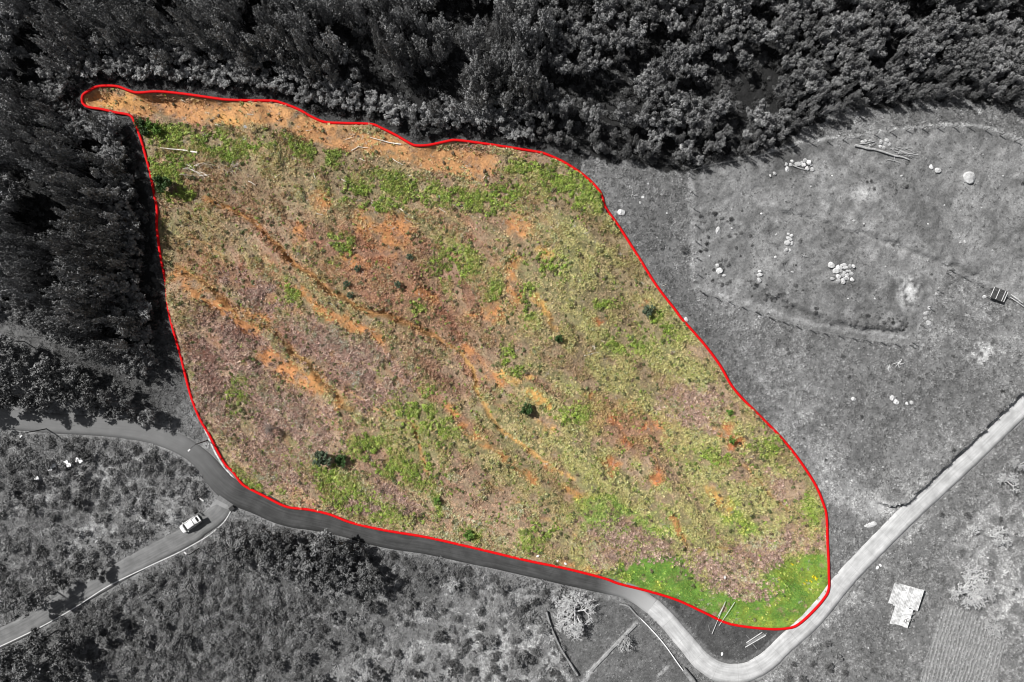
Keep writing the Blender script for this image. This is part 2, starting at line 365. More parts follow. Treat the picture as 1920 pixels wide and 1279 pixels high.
for a in [(330,250,55,22,15),(405,272,70,22,15),(320,318,32,45,70),(345,370,38,18,30),(770,355,70,24,8),(860,372,90,22,6),(940,372,50,20,-12),(1065,345,75,32,20),(420,285,60,18,12),(300,240,36,14,10),(480,275,40,12,10),(740,340,50,16,8),(1100,375,40,22,10),(1000,320,50,16,5),
          (640,462,22,30,-40),(855,490,45,38,10),(790,590,16,16,0),(960,668,14,40,-25),(990,575,18,35,-20),(800,775,70,40,20),(650,915,85,28,30),(705,955,60,24,15),(640,925,40,20,40),(1000,1000,30,30,0),(885,1000,22,14,0),(820,940,10,28,-10),
          (545,555,30,18,20),(690,370,60,22,10),(600,290,60,20,15),(1020,500,45,25,0),(930,540,14,32,0),(760,880,60,30,15),(690,830,40,30,10),(1080,780,30,18,0),(1330,855,35,22,0),(1240,620,40,18,20),(480,905,40,12,25),(1180,650,40,18,20),(1440,835,25,22,0),(1520,960,22,26,0),(1130,560,25,16,0),(450,740,30,30,0)]:
    green = np.maximum(green, ell(*a, soft=0.7))
greenm = green * smooth(0.36, 0.6, n2 * 0.75 + n3 * 0.25)
C = lerp(C, GREEN, 0.8 * greenm)
soil = np.zeros(X.shape)
TOPBAND = [(172,188),(240,190),(330,203),(420,213),(500,213),(560,232),(640,258),(720,275),(790,291),(850,300),(905,312)]
d_, _, t_ = polydist(PX + (qx - PX) * 0.5, PY + (qy - PY) * 0.5, TOPBAND); topb = smooth(1.35, 0.7, d_ / np.interp(t_, [0, .25, .6, 1], [16, 20, 22, 24]))
def dab(c, items, k=0.85):
    global C, soil
    m = np.zeros(X.shape)
    for it in items:
        m = np.maximum(m, line(it[0], it[1]) if isinstance(it[0], list) else ell(*it))
    m = m * smooth(0.30, 0.56, n2 * 0.5 + n3 * 0.5); C = lerp(C, c, k * m); soil = np.maximum(soil, m)
m_ = topb * smooth(0.27, 0.47, n2 * .6 + n3 * .4); C = lerp(C, (0.44, 0.24, 0.115), 0.9 * m_); soil = np.maximum(soil, m_)
C = lerp(C, YEL, 0.5 * np.maximum(ell(220, 188, 45, 12, 5), ell(435, 220, 40, 10, 5)))
dab(ORANGE, [(605,380,18,24),(735,445,46,42,35),(690,415,25,30),(975,425,34,26,30),(965,530,14,50),(930,592,22,20),([(340,520),(400,570),(480,622)],15),([(500,668),(545,695),(600,722)],19),(640,757,20,14),
             ([(565,545),(600,578),(640,600),(720,635)],10),(1110,745,16,8,50),(1075,915,26,12,20),([(845,760),(880,808),(960,868),(1005,905)],8),([(1060,1055),(1125,1070)],8),([(1260,965),(1275,990),(1290,1025)],6),
             ([(870,655),(905,690),(945,720)],10),(890,585,16,8,30),(800,560,22,10,20),([(780,800),(792,850),(800,880)],3),(1150,865,18,10,40),(1290,495,10,7),(1035,870,14,8),(480,585,30,10,30),(670,490,30,16,30),(560,440,14,20,20)])
dab(RED, [(1350,803,26,14,10),(1378,825,18,16,0),(1225,893,15,17,20),([(1145,785),(1165,810),(1180,830)],8),(1205,575,12,8),(1140,872,10,12),(1225,800,22,6),(1120,600,18,8)])
dab(YEL, [(1015,476,12,10),([(1005,553),(1022,580),(1042,615)],7),([(945,700),(985,725),(1010,750)],7),(1032,790,20,13,30),([(1335,922),(1368,958)],10),(1000,705,12,8),([(1010,735),(1030,760)],5)])
chm = smooth(5.5, 2.5, gd2); chm = chm * smooth(.2, .34, n2); C = lerp(C, (0.56, 0.35, 0.14), 0.9 * chm); soil = np.maximum(soil, .8 * chm)
gm = np.maximum(smooth(9, 4, gd1), 0.7 * smooth(9, 4, gd3)); C = lerp(C, (0.26, 0.14, 0.05), 0.7 * gm); soil = np.maximum(soil, 0.6 * gm); soil = np.maximum(soil, smooth(6, 3, gully_all)); C = lerp(C, (.40, .22, .10), .5 * smooth(6, 3, gully_all) * (1 - chm))
C *= (0.55 + 0.75 * n3)[..., None] * (0.75 + 0.4 * n2)[..., None]
CIN = C * (1 - .18 * (1 - np.clip(soil + turf, 0, 1)))[..., None] * np.array([1.1, 1.03, 1.14]); CIN[..., 2] *= 1 - .16 * np.clip(soil + turf, 0, 1)  # soil under the plants darkened to deepen the shaded gaps between tufts

# ---- colour outside (the photograph is black and white there)
G = np.full(X.shape, 0.13)
TOPZ = [(-900,-900),(2800,-900),(2800,215),(1900,205),(1840,190),(1740,185),(1660,200),(1590,210),(1520,228),(1480,265),(1400,292),(1290,322),(1230,318),(1130,298),(1060,290),(1000,272),(860,252),(785,262),(700,222),(610,218),(520,178),(345,165),(262,162),(190,150),(150,165),(140,195),(160,215),(235,228),(250,270),(265,310),(280,370),(283,430),(290,500),(298,560),(300,610),(285,650),(200,640),(120,600),(60,560),(-900,520)]
forest = inpoly(PX, PY, TOPZ)
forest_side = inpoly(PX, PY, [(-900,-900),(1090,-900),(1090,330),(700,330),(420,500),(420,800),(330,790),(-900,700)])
def gl(v, m):
    global G
    G = G * (1 - m) + v * m
wqx = PX + (qx - PX) * 0.8; wqy = PY + (qy - PY) * 0.8
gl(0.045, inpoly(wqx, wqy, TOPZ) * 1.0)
PADDOCK = [(1292,322),(1420,292),(1500,270),(1600,257),(1690,243),(1800,237),(1850,243),(1990,280),(1990,600),(1775,508),(1707,648),(1640,638),(1530,620),(1450,595),(1370,566),(1312,547),(1308,500),(1300,370)]
pin = inpoly(wqx, wqy, PADDOCK)
gl(0.125, pin * 1.0); G = G * (1 + np.where(pin, (n1 - 0.5) * 0.5, 0))
gl(0.135, inpoly(wqx, wqy, [(1312,547),(1707,648),(1775,508),(1990,600),(1990,700),(1690,940),(1560,940),(1490,840),(1290,600)]) * 1.0 * (0.6 + 0.4 * n1))
gl(0.17, 0.8 * ell(1500, 800, 130, 60, 35)); gl(0.10, 0.6 * ell(1620, 740, 110, 90, 0) * smooth(.4, .6, n2)); gl(0.10, 0.6 * ell(1760, 760, 110, 80, 0) * smooth(.4, .6, n2))
gl(0.075, .8 * np.maximum(line([(1270,540),(1310,610),(1390,720),(1440,780)], 22), ell(1240, 470, 40, 90, -30, .6)) * smooth(.38, .58, n2 * .6 + n3 * .4)); G = G * (1 + np.where((PX > 1150) & (PY < 940) & ~inpoly(wqx, wqy, TOPZ), (n1 - .5) * .7 + (n2 - .5) * .5, 0)); gl(0.22, 0.8 * ell(1600, 930, 60, 22, 20)); gl(0.28, 0.9 * ell(1655, 960, 36, 13, 0))
gl(0.24, 0.95 * line([(1292,320),(1330,307),(1420,289),(1500,267),(1600,254),(1690,239),(1800,233),(1850,239),(1925,264)], 2.6))
gl(0.21, 0.9 * line([(1290,330),(1300,420),(1306,540)], 6)); gl(0.20, 0.8 * line([(1320,543),(1380,560),(1450,585),(1530,609),(1700,634)], 4))
gl(0.19, 0.7 * line([(1480,395),(1560,418),(1640,448),(1775,500),(1850,530),(1925,562)], 4)); gl(0.19, 0.5 * line([(1770,520),(1715,630)], 8))
gl(0.32, 0.9 * ell(1705, 545, 18, 26, 20, .6) * smooth(.3, .5, n3)); gl(0.28, 0.7 * ell(1620, 365, 28, 16, 0, .8)); gl(0.34, 0.8 * ell(1845, 662, 26, 12, 0, .8) * smooth(.4, .6, n3)); gl(0.085, 0.6 * ell(1680, 350, 36, 20, 0, .8))
gl(0.15, 0.6 * ell(1800, 300, 120, 45, 10, .9))
# right-hand bottom
gl(0.12, inpoly(wqx, wqy, [(1560,1120),(1990,720),(1990,1400),(1380,1400),(1400,1285)]) * 1.0)
gl(0.24, 0.75 * np.maximum.reduce([line([(1600,1105),(1560,1150),(1500,1205),(1430,1270)], 16), ell(1860, 1010, 70, 60, 0, .8), ell(1900, 1110, 50, 70, 0, .7), line([(1800,900),(1740,965),(1700,1010)], 9), ell(1660, 1060, 24, 20, 0, .8)]) * smooth(.32, .55, n2))
gl(0.11, 0.85 * ell(1720, 1050, 50, 40, 0, .4)); gl(0.10, 0.8 * ell(1650, 1230, 40, 60, 0, .5)); gl(0.155, fin * 1.0)
# triangle verge, lower gardens, brush
VERGE = [(1190,1100),(1554,1100),(1500,1180),(1440,1235),(1396,1250),(1350,1250),(1300,1205),(1250,1145)]
gl(0.055, inpoly(PX, PY, VERGE) * (SD < 0) * 1.0)  # verge darkened in colour for the halo outside the outline
gl(0.20, inpoly(wqx, wqy, [(700,1080),(1000,1100),(1060,1180),(1100,1300),(600,1300),(620,1150)]) * smooth(.36, .52, n1 * .6 + n2 * .4)); gl(.27, ell(960, 1210, 120, 60, 0, .8) * smooth(.4, .6, n2) * .8)
gl(0.075, inpoly(wqx, wqy, [(430,975),(640,1005),(900,1065),(760,1150),(560,1300),(-200,1300),(200,1120),(400,1015)]) * .8)
gl(0.09, inpoly(wqx, wqy, [(1100,1110),(1190,1130),(1310,1290),(1090,1290),(1040,1180)]) * 1.0)
gl(0.26, 0.9 * np.maximum(line([(1190,1172),(1150,1212),(1105,1258),(1090,1285)], 4), line([(1250,1250),(1235,1268)], 3))); gl(0.2, .8 * line([(1000,1101),(1110,1117)], 3))
gl(0.12, inpoly(wqx, wqy, [(-900,800),(300,820),(400,900),(360,975),(0,1180),(-900,1600)]) * 1.0)
gl(0.2, .6 * inpoly(wqx, wqy, [(40,860),(330,830),(380,900),(340,970),(120,1060),(30,1040)]) * smooth(.36, .56, n1)); gl(0.28, 0.95 * np.maximum(line([(20,960),(120,900),(220,880),(330,830)], 14), line([(90,1080),(160,1010),(240,960),(330,970)], 18)) * smooth(.35, .6, n2))
gl(0.10, line([(-20,590),(60,630),(130,665),(220,705),(310,775)], 26, .7)); gl(0.075, ell(310, 730, 45, 80, 30, .6)); gl(.05, ell(180, 700, 120, 40, 25, .6))  # clearing colour darkened for the tree shadow lying over it
gl(0.05, forest_side * (SD < 0) * smooth(-60, -45, SD) * smooth(740, 640, PY)); gl(0.13, ((re < 8) & (re > -40)) * 0.6)  # strip beside the outline darkened for the halo and tree shade
G *= (0.60 + 0.8 * n3) * (0.75 + 0.5 * n2) * np.where(inpoly(wqx, wqy, TOPZ), 0.5, np.where(PX > 1130, 1.36, 1.35))  # forest floor colour lowered further for the black shade between trees

nx, ny = len(xs), len(ys)
ii = (np.arange(ny - 1)[:, None] * nx + np.arange(nx - 1)[None, :]).ravel()
F = np.stack([ii, ii + 1, ii + 1 + nx, ii + nx], 1)
gme = np_mesh('ground', np.stack([X, Y, Z], -1).reshape(-1, 3), F, smooth_shade=True)
def cattr(me, name, arr):
    a = me.attributes.new(name, 'FLOAT_COLOR', 'POINT'); c = np.ones((arr.reshape(-1, 3).shape[0], 4), np.float32); c[:, :3] = arr.reshape(-1, 3); a.data.foreach_set('color', c.ravel())
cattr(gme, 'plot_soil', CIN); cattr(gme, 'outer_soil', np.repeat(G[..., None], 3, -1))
a = gme.attributes.new('plot_side', 'FLOAT', 'POINT'); a.data.foreach_set('value', np.clip(SD, -50, 50).astype(np.float32).ravel())
gm_ = bpy.data.materials.new('ground'); gm_.use_nodes = True; N = gm_.node_tree.nodes; L = gm_.node_tree.links
b = N['Principled BSDF']; b.inputs['Roughness'].default_value = 0.95; b.inputs['Specular IOR Level'].default_value = 0.1
a1 = N.new('ShaderNodeAttribute'); a1.attribute_name = 'plot_soil'; a2 = N.new('ShaderNodeAttribute'); a2.attribute_name = 'outer_soil'; a3 = N.new('ShaderNodeAttribute'); a3.attribute_name = 'plot_side'
gt = N.new('ShaderNodeMath'); gt.operation = 'GREATER_THAN'; gt.inputs[1].default_value = 0; L.new(a3.outputs['Fac'], gt.inputs[0])
mx = N.new('ShaderNodeMix'); mx.data_type = 'RGBA'; L.new(gt.outputs[0], mx.inputs['Factor']); L.new(a2.outputs['Color'], mx.inputs['A']); L.new(a1.outputs['Color'], mx.inputs['B'])
tc = N.new('ShaderNodeTexCoord'); nzA = N.new('ShaderNodeTexNoise'); nzA.inputs['Scale'].default_value = 2.6; nzA.inputs['Detail'].default_value = 7; nzA.inputs['Roughness'].default_value = 0.7
L.new(tc.outputs['Object'], nzA.inputs['Vector']); mr = N.new('ShaderNodeMapRange'); mr.inputs[1].default_value = 0.3; mr.inputs[2].default_value = 0.7; mr.inputs[3].default_value = 0.6; mr.inputs[4].default_value = 1.4
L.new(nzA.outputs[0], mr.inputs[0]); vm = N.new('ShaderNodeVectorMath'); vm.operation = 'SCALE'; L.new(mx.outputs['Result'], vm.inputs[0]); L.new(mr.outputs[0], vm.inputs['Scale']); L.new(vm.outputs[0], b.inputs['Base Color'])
bp = N.new('ShaderNodeBump'); bp.inputs['Strength'].default_value = 0.8; bp.inputs['Distance'].default_value = 0.25; L.new(nzA.outputs[0], bp.inputs['Height']); L.new(bp.outputs[0], b.inputs['Normal'])
gme.materials.append(gm_)
ground = link(bpy.data.objects.new('ground', gme)); set_props(ground, 'hillside ground, orange and green inside the plot and grey around it', 'ground', kind='structure')

def samp(arr, x, y):
    i = np.clip(np.rint(np.interp(x, xs, np.arange(nx))).astype(int), 0, nx - 1); j = np.clip(np.rint(np.interp(y, ys, np.arange(ny))).astype(int), 0, ny - 1)
    return arr[j, i]

# ------------------------------------------------------------------ roads
def ribbon(name, ctr_px, halfw, m, dz, ncross=6, jag=0.0, edge=0.25):
    c = np.array([w2(*p) for p in ctr_px]); n = len(c)
    seg = np.r_[0, np.cumsum(np.hypot(*np.diff(c, axis=0).T))]; k = max(int(seg[-1] / 0.8), 4); s_ = np.linspace(0, seg[-1], k)
    cx = np.interp(s_, seg, c[:, 0]); cy = np.interp(s_, seg, c[:, 1]); hw = np.interp(s_, seg, np.broadcast_to(halfw, (n,))) * S
    tx = np.gradient(cx); ty = np.gradient(cy); l = np.hypot(tx, ty); nxv, nyv = -ty / l, tx / l
    V = []; u = np.linspace(-1, 1, ncross)
    jl = (fbm(s_, s_ * 0 + 3, 1.6, 5, 3) - 0.5) * jag; jr = (fbm(s_, s_ * 0 + 9, 1.6, 6, 3) - 0.5) * jag
    rows = []
    for q in range(ncross):
        w_ = hw * u[q] + np.where(u[q] > 0, jl, jr) * abs(u[q])
        px_, py_ = cx + nxv * w_, cy + nyv * w_; rows.append(np.stack([px_, py_, smooth_ht(px_, py_) + dz - 0.03 * u[q] ** 2], 1))
    lo = rows[0].copy(); lo[:, 2] -= edge; hi = rows[-1].copy(); hi[:, 2] -= edge
    rows = [lo] + rows + [hi]; A = np.stack(rows, 1); nc = len(rows)
    V = A.reshape(-1, 3); i0 = (np.arange(k - 1)[:, None] * nc + np.arange(nc - 1)[None]).ravel()
    me = np_mesh(name, V, np.stack([i0, i0 + 1, i0 + 1 + nc, i0 + nc], 1)[:, ::-1], [m], True)
    uu = np.r_[-1, u, 1]; at = me.attributes.new('lane', 'FLOAT_VECTOR', 'POINT'); lv = np.zeros((k, nc, 3), np.float32); lv[..., 0] = uu[None, :] * hw[:, None]; lv[..., 1] = s_[:, None]; at.data.foreach_set('vector', lv.ravel())
    return link(bpy.data.objects.new(name, me)), A

def road_mat(name, base, streak=0.15, fine=0.2, joint=0.0):
    m = mat(name, g3(base), 0.9, streak, 0.5, 0.25, spec=0.2, bscale=14); nt = m.node_tree; N_ = nt.nodes; L_ = nt.links; bs = N_['Principled BSDF']; src = bs.inputs['Base Color'].links[0].from_socket
    at = N_.new('ShaderNodeAttribute'); at.attribute_name = 'lane'; sp = N_.new('ShaderNodeSeparateXYZ'); L_.new(at.outputs['Vector'], sp.inputs[0])
    def mth(op, a, b=None):
        q = N_.new('ShaderNodeMath'); q.operation = op
        for i_, v_ in enumerate((a, b)):
            if v_ is None: continue
            if hasattr(v_, 'is_linked'): L_.new(v_, q.inputs[i_])
            else: q.inputs[i_].default_value = v_
        return q.outputs[0]
    tr_ = mth('ABSOLUTE', mth('SUBTRACT', mth('ABSOLUTE', sp.outputs['X']), .78)); trk = N_.new('ShaderNodeMapRange'); trk.inputs[1].default_value = 0; trk.inputs[2].default_value = .38; trk.inputs[3].default_value = 1.07; trk.inputs[4].default_value = .97; L_.new(tr_, trk.inputs[0])
    mp = N_.new('ShaderNodeMapping'); mp.inputs['Scale'].default_value = (2.2, .12, 1); L_.new(at.outputs['Vector'], mp.inputs[0]); nz = N_.new('ShaderNodeTexNoise'); nz.inputs['Scale'].default_value = 1.6; nz.inputs['Detail'].default_value = 5; L_.new(mp.outputs[0], nz.inputs['Vector'])
    sr = N_.new('ShaderNodeMapRange'); sr.inputs[1].default_value = .3; sr.inputs[2].default_value = .7; sr.inputs[3].default_value = 1 - fine; sr.inputs[4].default_value = 1 + fine; L_.new(nz.outputs[0], sr.inputs[0])
    jt = mth('LESS_THAN', mth('FRACT', mth('DIVIDE', sp.outputs['Y'], 4.5)), .02); jv = mth('SUBTRACT', 1.0, mth('MULTIPLY', jt, joint))
    vr = N_.new('ShaderNodeTexVoronoi'); vr.feature = 'DISTANCE_TO_EDGE'; vr.inputs['Scale'].default_value = .35; L_.new(at.outputs['Vector'], vr.inputs['Vector']); ck = mth('SUBTRACT', 1.0, mth('MULTIPLY', mth('LESS_THAN', vr.outputs['Distance'], .010), .10))
    tot = mth('MULTIPLY', mth('MULTIPLY', trk.outputs[0], sr.outputs[0]), mth('MULTIPLY', jv, ck)); vm = N_.new('ShaderNodeVectorMath'); vm.operation = 'SCALE'; L_.new(src, vm.inputs[0]); L_.new(tot, vm.inputs['Scale']); L_.new(vm.outputs[0], bs.inputs['Base Color'])
    return m
tt_ = np.linspace(0, 1, len(ROAD_S))
M['asphalt'] = road_mat('asphalt', 0.052, 0.22); M['asphalt_pale'] = road_mat('asphalt_pale', 0.15, 0.18); M['concrete'] = road_mat('concrete', 0.43, 0.2, .14, .16)  # main asphalt colour holds the halo darkening; side road stays plain
SPLIT = int(len(ROAD_S) * 20.4 / 34)
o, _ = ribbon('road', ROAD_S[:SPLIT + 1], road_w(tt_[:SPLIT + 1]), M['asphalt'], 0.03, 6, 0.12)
k_ = len(_); fade = np.zeros((k_, 8), np.float32); fade[:] = np.clip((np.arange(k_)[:, None] - (k_ - 16)) / 16.0, 0, 1) * .97 + .26 * np.clip((85 - np.arange(k_)[:, None]) / 22.0, 0, 1)  # painted halo darkening of the asphalt runs out towards both ends
at = o.data.attributes.new('faded', 'FLOAT', 'POINT'); at.data.foreach_set('value', fade.ravel())
nt = M['asphalt'].node_tree; bs = nt.nodes['Principled BSDF']; src = bs.inputs['Base Color'].links[0].from_socket; an = nt.nodes.new('ShaderNodeAttribute'); an.attribute_name = 'faded'; mxn = nt.nodes.new('ShaderNodeMix'); mxn.data_type = 'RGBA'; nt.links.new(an.outputs['Fac'], mxn.inputs['Factor']); nt.links.new(src, mxn.inputs['A']); mxn.inputs['B'].default_value = (.4, .4, .4, 1); nt.links.new(mxn.outputs['Result'], bs.inputs['Base Color'])
set_props(o, 'asphalt road, darkened in colour by the halo, running along the lower edge of the plot', 'road', kind='structure')
o, _ = ribbon('concrete_road', ROAD_S[SPLIT:], road_w(tt_[SPLIT:]), M['concrete'], 0.026, 6, 0.25)
set_props(o, 'pale concrete lane bending round the tip of the plot', 'road', kind='structure')
o, _ = ribbon('side_road', SIDE_S, SIDE_W, M['asphalt_pale'], 0.034, 6, 0.15)
set_props(o, 'grey side road where the white car is parked', 'road', kind='structure')
# roads fade: grey worn apron at the junction
def slab(name, pts, m, dz, parent=None, thick=0.12):
    bm = bmesh.new(); vs = []
    for p in pts:
        q = w2(*p); vs.append(bm.verts.new((q[0], q[1], float(smooth_ht(*q)) + dz)))
    f = bm.faces.new(vs)
    if f.normal.z < 0: f.normal_flip()
    f.normal_update()
    r = bmesh.ops.extrude_face_region(bm, geom=[f]); bmesh.ops.translate(bm, verts=[v for v in r['geom'] if isinstance(v, bmesh.types.BMVert)], vec=(0, 0, -thick))
    bmesh.ops.recalc_face_normals(bm, faces=bm.faces)
    me = bpy.data.meshes.new(name); bm.to_mesh(me); bm.free(); me.materials.append(m)
    return link(bpy.data.objects.new(name, me), parent)
M['apron'] = road_mat('apron', 0.24, 0.2)
o = slab('concrete_apron', [(374,938),(380,920),(391,922),(398,931),(412,938),(428,946),(434,956),(424,953),(408,945),(398,950),(388,958),(378,950)], M['apron'], 0.045)
set_props(o, 'pale worn concrete apron at the road junction behind the car', 'pavement', kind='structure')

def strip(name, pts_px, w_px, h, m, label, cat, dz=0.0, jag=0.0, props=True, group=None):
    c = catmull(pts_px, 6) if len(pts_px) > 2 else np.array(pts_px, float)
    c = np.array([w2(*p) for p in c]); seg = np.r_[0, np.cumsum(np.hypot(*np.diff(c, axis=0).T))]; k = max(int(seg[-1] / 0.6), 3); s_ = np.linspace(0, seg[-1], k)
    cx = np.interp(s_, seg, c[:, 0]); cy = np.interp(s_, seg, c[:, 1]); tx = np.gradient(cx); ty = np.gradient(cy); l = np.hypot(tx, ty); nX, nY = -ty / l, tx / l
    hw = w_px * S / 2 * (1 + jag * (fbm(s_, s_ * 0 + 1.7, 0.9, 8, 2) - 0.5)); z = ht(cx, cy); hh = h * (1 + jag * (fbm(s_, s_ * 0 + 5, 1.1, 9, 2) - 0.5))
    rows = [np.stack([cx + nX * hw * u, cy + nY * hw * u, z + dz + hh * v], 1) for u, v in ((-1, -0.6), (-1, 0.8), (-0.7, 1), (0.7, 1), (1, 0.8), (1, -0.6))]
    A = np.stack(rows, 1); nc = 6; i0 = (np.arange(k - 1)[:, None] * nc + np.arange(nc - 1)[None]).ravel()
    me = np_mesh(name, A.reshape(-1, 3), np.stack([i0, i0 + 1, i0 + 1 + nc, i0 + nc], 1)[:, ::-1], [m], False)
    o = link(bpy.data.objects.new(name, me)); set_props(o, label, cat, group); return o
o = strip('kerb', [(434,958),(426,972),(416,984),(398,999),(377,1013),(333,1037),(273,1065),(200,1101),(133,1144),(60,1184),(-60,1240)], 2.0, 0.14, M['kerb'], None, None, 0.02); o['kind'] = 'structure'
o = strip('kerb', [(385,803),(402,842),(418,870),(436,893),(452,911),(470,921),(500,936),(540,955),(580,960)], 3.0, 0.1, M['kerb'], None, None, 0.0); o['kind'] = 'structure'

# red outline graphic of the plot, added as a raised band on the ground
c = np.array([w2(*p) for p in catmull(PLOT, 6, True)]); n = len(c)
tx = np.roll(c[:, 0], -1) - np.roll(c[:, 0], 1); ty = np.roll(c[:, 1], -1) - np.roll(c[:, 1], 1); l = np.hypot(tx, ty); nX, nY = -ty / l, tx / l
zc = np.maximum(ht(c[:, 0], c[:, 1]), smooth_ht(c[:, 0], c[:, 1])) + 0.20
for _ in range(6): zc = np.maximum(zc, (np.roll(zc, 1) + np.roll(zc, -1)) / 2)
ang = np.linspace(0, 2 * np.pi, 10, endpoint=False); rows = []
for a_ in ang:
    rows.append(np.stack([c[:, 0] + nX * 0.26 * math.cos(a_), c[:, 1] + nY * 0.26 * math.cos(a_), zc + 0.20 * math.sin(a_)], 1))
A = np.stack(rows, 1); k = len(ang); I, J = np.meshgrid(np.arange(n), np.arange(k), indexing='ij')
F = np.stack([I * k + J, ((I + 1) % n) * k + J, ((I + 1) % n) * k + (J + 1) % k, I * k + (J + 1) % k], -1).reshape(-1, 4)
o = link(bpy.data.objects.new('boundary_line', np_mesh('boundary_line', A.reshape(-1, 3), F, [M['red']], True)))  # added outline graphic, not a real line on the ground
set_props(o, 'added red outline drawn as a thick band round the coloured plot', 'added outline')

#PART2
# ------------------------------------------------------------------ scattered plants (stuff, geometry nodes)
def proto(me):
    o = bpy.data.objects.new(me.name, me); return o            # never linked: only a source for scattering

def scatter(name, label, cat, pts, rz, scl, idx, tint, meshes, tilt=None, group=None):
    n = len(pts); me = bpy.data.meshes.new(name); me.vertices.add(n); me.vertices.foreach_set('co', np.asarray(pts, np.float32).ravel())
    rot = np.zeros((n, 3), np.float32); rot[:, 2] = rz
    if tilt is not None: rot[:, 0] = tilt[:, 0]; rot[:, 1] = tilt[:, 1]
    a = me.attributes.new('spin', 'FLOAT_VECTOR', 'POINT'); a.data.foreach_set('vector', rot.ravel())
    sc = np.asarray(scl, np.float32)
    if sc.ndim == 1: sc = np.repeat(sc[:, None], 3, 1)
    a = me.attributes.new('grow', 'FLOAT_VECTOR', 'POINT'); a.data.foreach_set('vector', sc.ravel())
    a = me.attributes.new('pick', 'INT', 'POINT'); a.data.foreach_set('value', np.asarray(idx, np.int32))
    if tint is not None:
        c = np.ones((n, 4), np.float32); c[:, :3] = tint; a = me.attributes.new('tint', 'FLOAT_COLOR', 'POINT'); a.data.foreach_set('color', c.ravel())
    o = link(bpy.data.objects.new(name, me)); set_props(o, label, cat, group, 'stuff')
    ng = bpy.data.node_groups.new(name, 'GeometryNodeTree')
    ng.interface.new_socket('Geometry', in_out='INPUT', socket_type='NodeSocketGeometry'); ng.interface.new_socket('Geometry', in_out='OUTPUT', socket_type='NodeSocketGeometry')
    gi = ng.nodes.new('NodeGroupInput'); go = ng.nodes.new('NodeGroupOutput'); ip = ng.nodes.new('GeometryNodeInstanceOnPoints'); jn = ng.nodes.new('GeometryNodeJoinGeometry')
    ng.links.new(gi.outputs[0], ip.inputs['Points'])
    for m in meshes:
        oi = ng.nodes.new('GeometryNodeObjectInfo'); oi.inputs['Object'].default_value = proto(m); oi.inputs['As Instance'].default_value = True
        ng.links.new(oi.outputs['Geometry'], jn.inputs[0])
    ng.links.new(jn.outputs[0], ip.inputs['Instance']); ip.inputs['Pick Instance'].default_value = True
    def att(nm, dt, sock):
        q = ng.nodes.new('GeometryNodeInputNamedAttribute'); q.data_type = dt; q.inputs['Name'].default_value = nm; ng.links.new([x for x in q.outputs if x.enabled][0], sock)
    att('pick', 'INT', ip.inputs['Instance Index']); att('grow', 'FLOAT_VECTOR', ip.inputs['Scale'])
    e2r = ng.nodes.new('FunctionNodeEulerToRotation'); att('spin', 'FLOAT_VECTOR', e2r.inputs[0]); ng.links.new(e2r.outputs[0], ip.inputs['Rotation'])
    ng.links.new(ip.outputs[0], go.inputs[0])
    md = o.modifiers.new('scatter', 'NODES'); md.node_group = ng
    return o

def leaf_quads(cen, nrm, size, aspect=1.7, rg=rng):
    """diamond leaves: (n,3) centres, (n,3) facing directions, (n,) sizes"""
    n = len(cen); nrm = nrm / np.linalg.norm(nrm, axis=1, keepdims=True)
    t = rg.normal(size=(n, 3)); t -= nrm * (t * nrm).sum(1, keepdims=True); t /= np.linalg.norm(t, axis=1, keepdims=True) + 1e-9
    u = np.cross(nrm, t); s = size[:, None]
    V = np.stack([cen - t * s * aspect * 0.5, cen + u * s * 0.45 + nrm * s * 0.12, cen + t * s * aspect * 0.5, cen - u * s * 0.45 + nrm * s * 0.12], 1)
    F = np.arange(n * 4).reshape(n, 4); return V.reshape(-1, 3), F

def tuft_mesh(name, seed, nb, spread, h, wid, m):
    r = np.random.default_rng(seed); a = r.uniform(0, 2 * np.pi, nb); b0 = r.uniform(0, 0.25, nb) * spread; l = r.uniform(0.5, 1, nb) * spread; hh = r.uniform(0.4, 1, nb) * h
    ba = r.uniform(0, 2 * np.pi, nb); B = np.stack([np.cos(ba) * b0, np.sin(ba) * b0, np.full(nb, -0.05)], 1)
    T = B + np.stack([np.cos(a) * l, np.sin(a) * l, hh], 1); Mid = B * 0.5 + T * 0.5; Mid[:, 2] += 0.18 * hh
    sd_ = np.stack([-np.sin(a), np.cos(a), np.zeros(nb)], 1) * wid
    V = np.stack([B - sd_, B + sd_, Mid + sd_ * 0.8, T, Mid - sd_ * 0.8], 1).reshape(-1, 3); k = np.arange(nb)[:, None] * 5
    F = np.concatenate([k + np.array([[0, 1, 2, 4]]), k + np.array([[4, 2, 3, 3]])])
    me = bpy.data.meshes.new(name); Vl = V.tolist(); me.from_pydata(Vl, [], [tuple(f) if f[2] != f[3] else tuple(f[:3]) for f in F.tolist()]); me.materials.append(m); me.update(); return me

def bush_mesh(name, seed, n, rad, h, leaf, m, lobes=5):
    r = np.random.default_rng(seed); lc = np.stack([r.uniform(-.55, .55, lobes) * rad, r.uniform(-.55, .55, lobes) * rad, r.uniform(0.25, 0.62, lobes) * h], 1); lr = r.uniform(.4, .62, lobes)
    w = r.integers(0, lobes, n); d = r.normal(size=(n, 3)); d[:, 2] = np.abs(d[:, 2]) * 0.9 - 0.15; d /= np.linalg.norm(d, axis=1, keepdims=True)
    rr = (r.uniform(0.55, 1, n) ** 0.5)[:, None]; cen = lc[w] + d * rr * lr[w][:, None] * np.array([rad, rad, h * 0.62]); cen[:, 2] = np.maximum(cen[:, 2], 0.02)
    V, F = leaf_quads(cen, d + r.normal(size=(n, 3)) * 0.55 + np.array([0, 0, 0.35]), r.uniform(.6, 1.3, n) * leaf, 1.5, r)
    return np_mesh(name, V, F, [m])

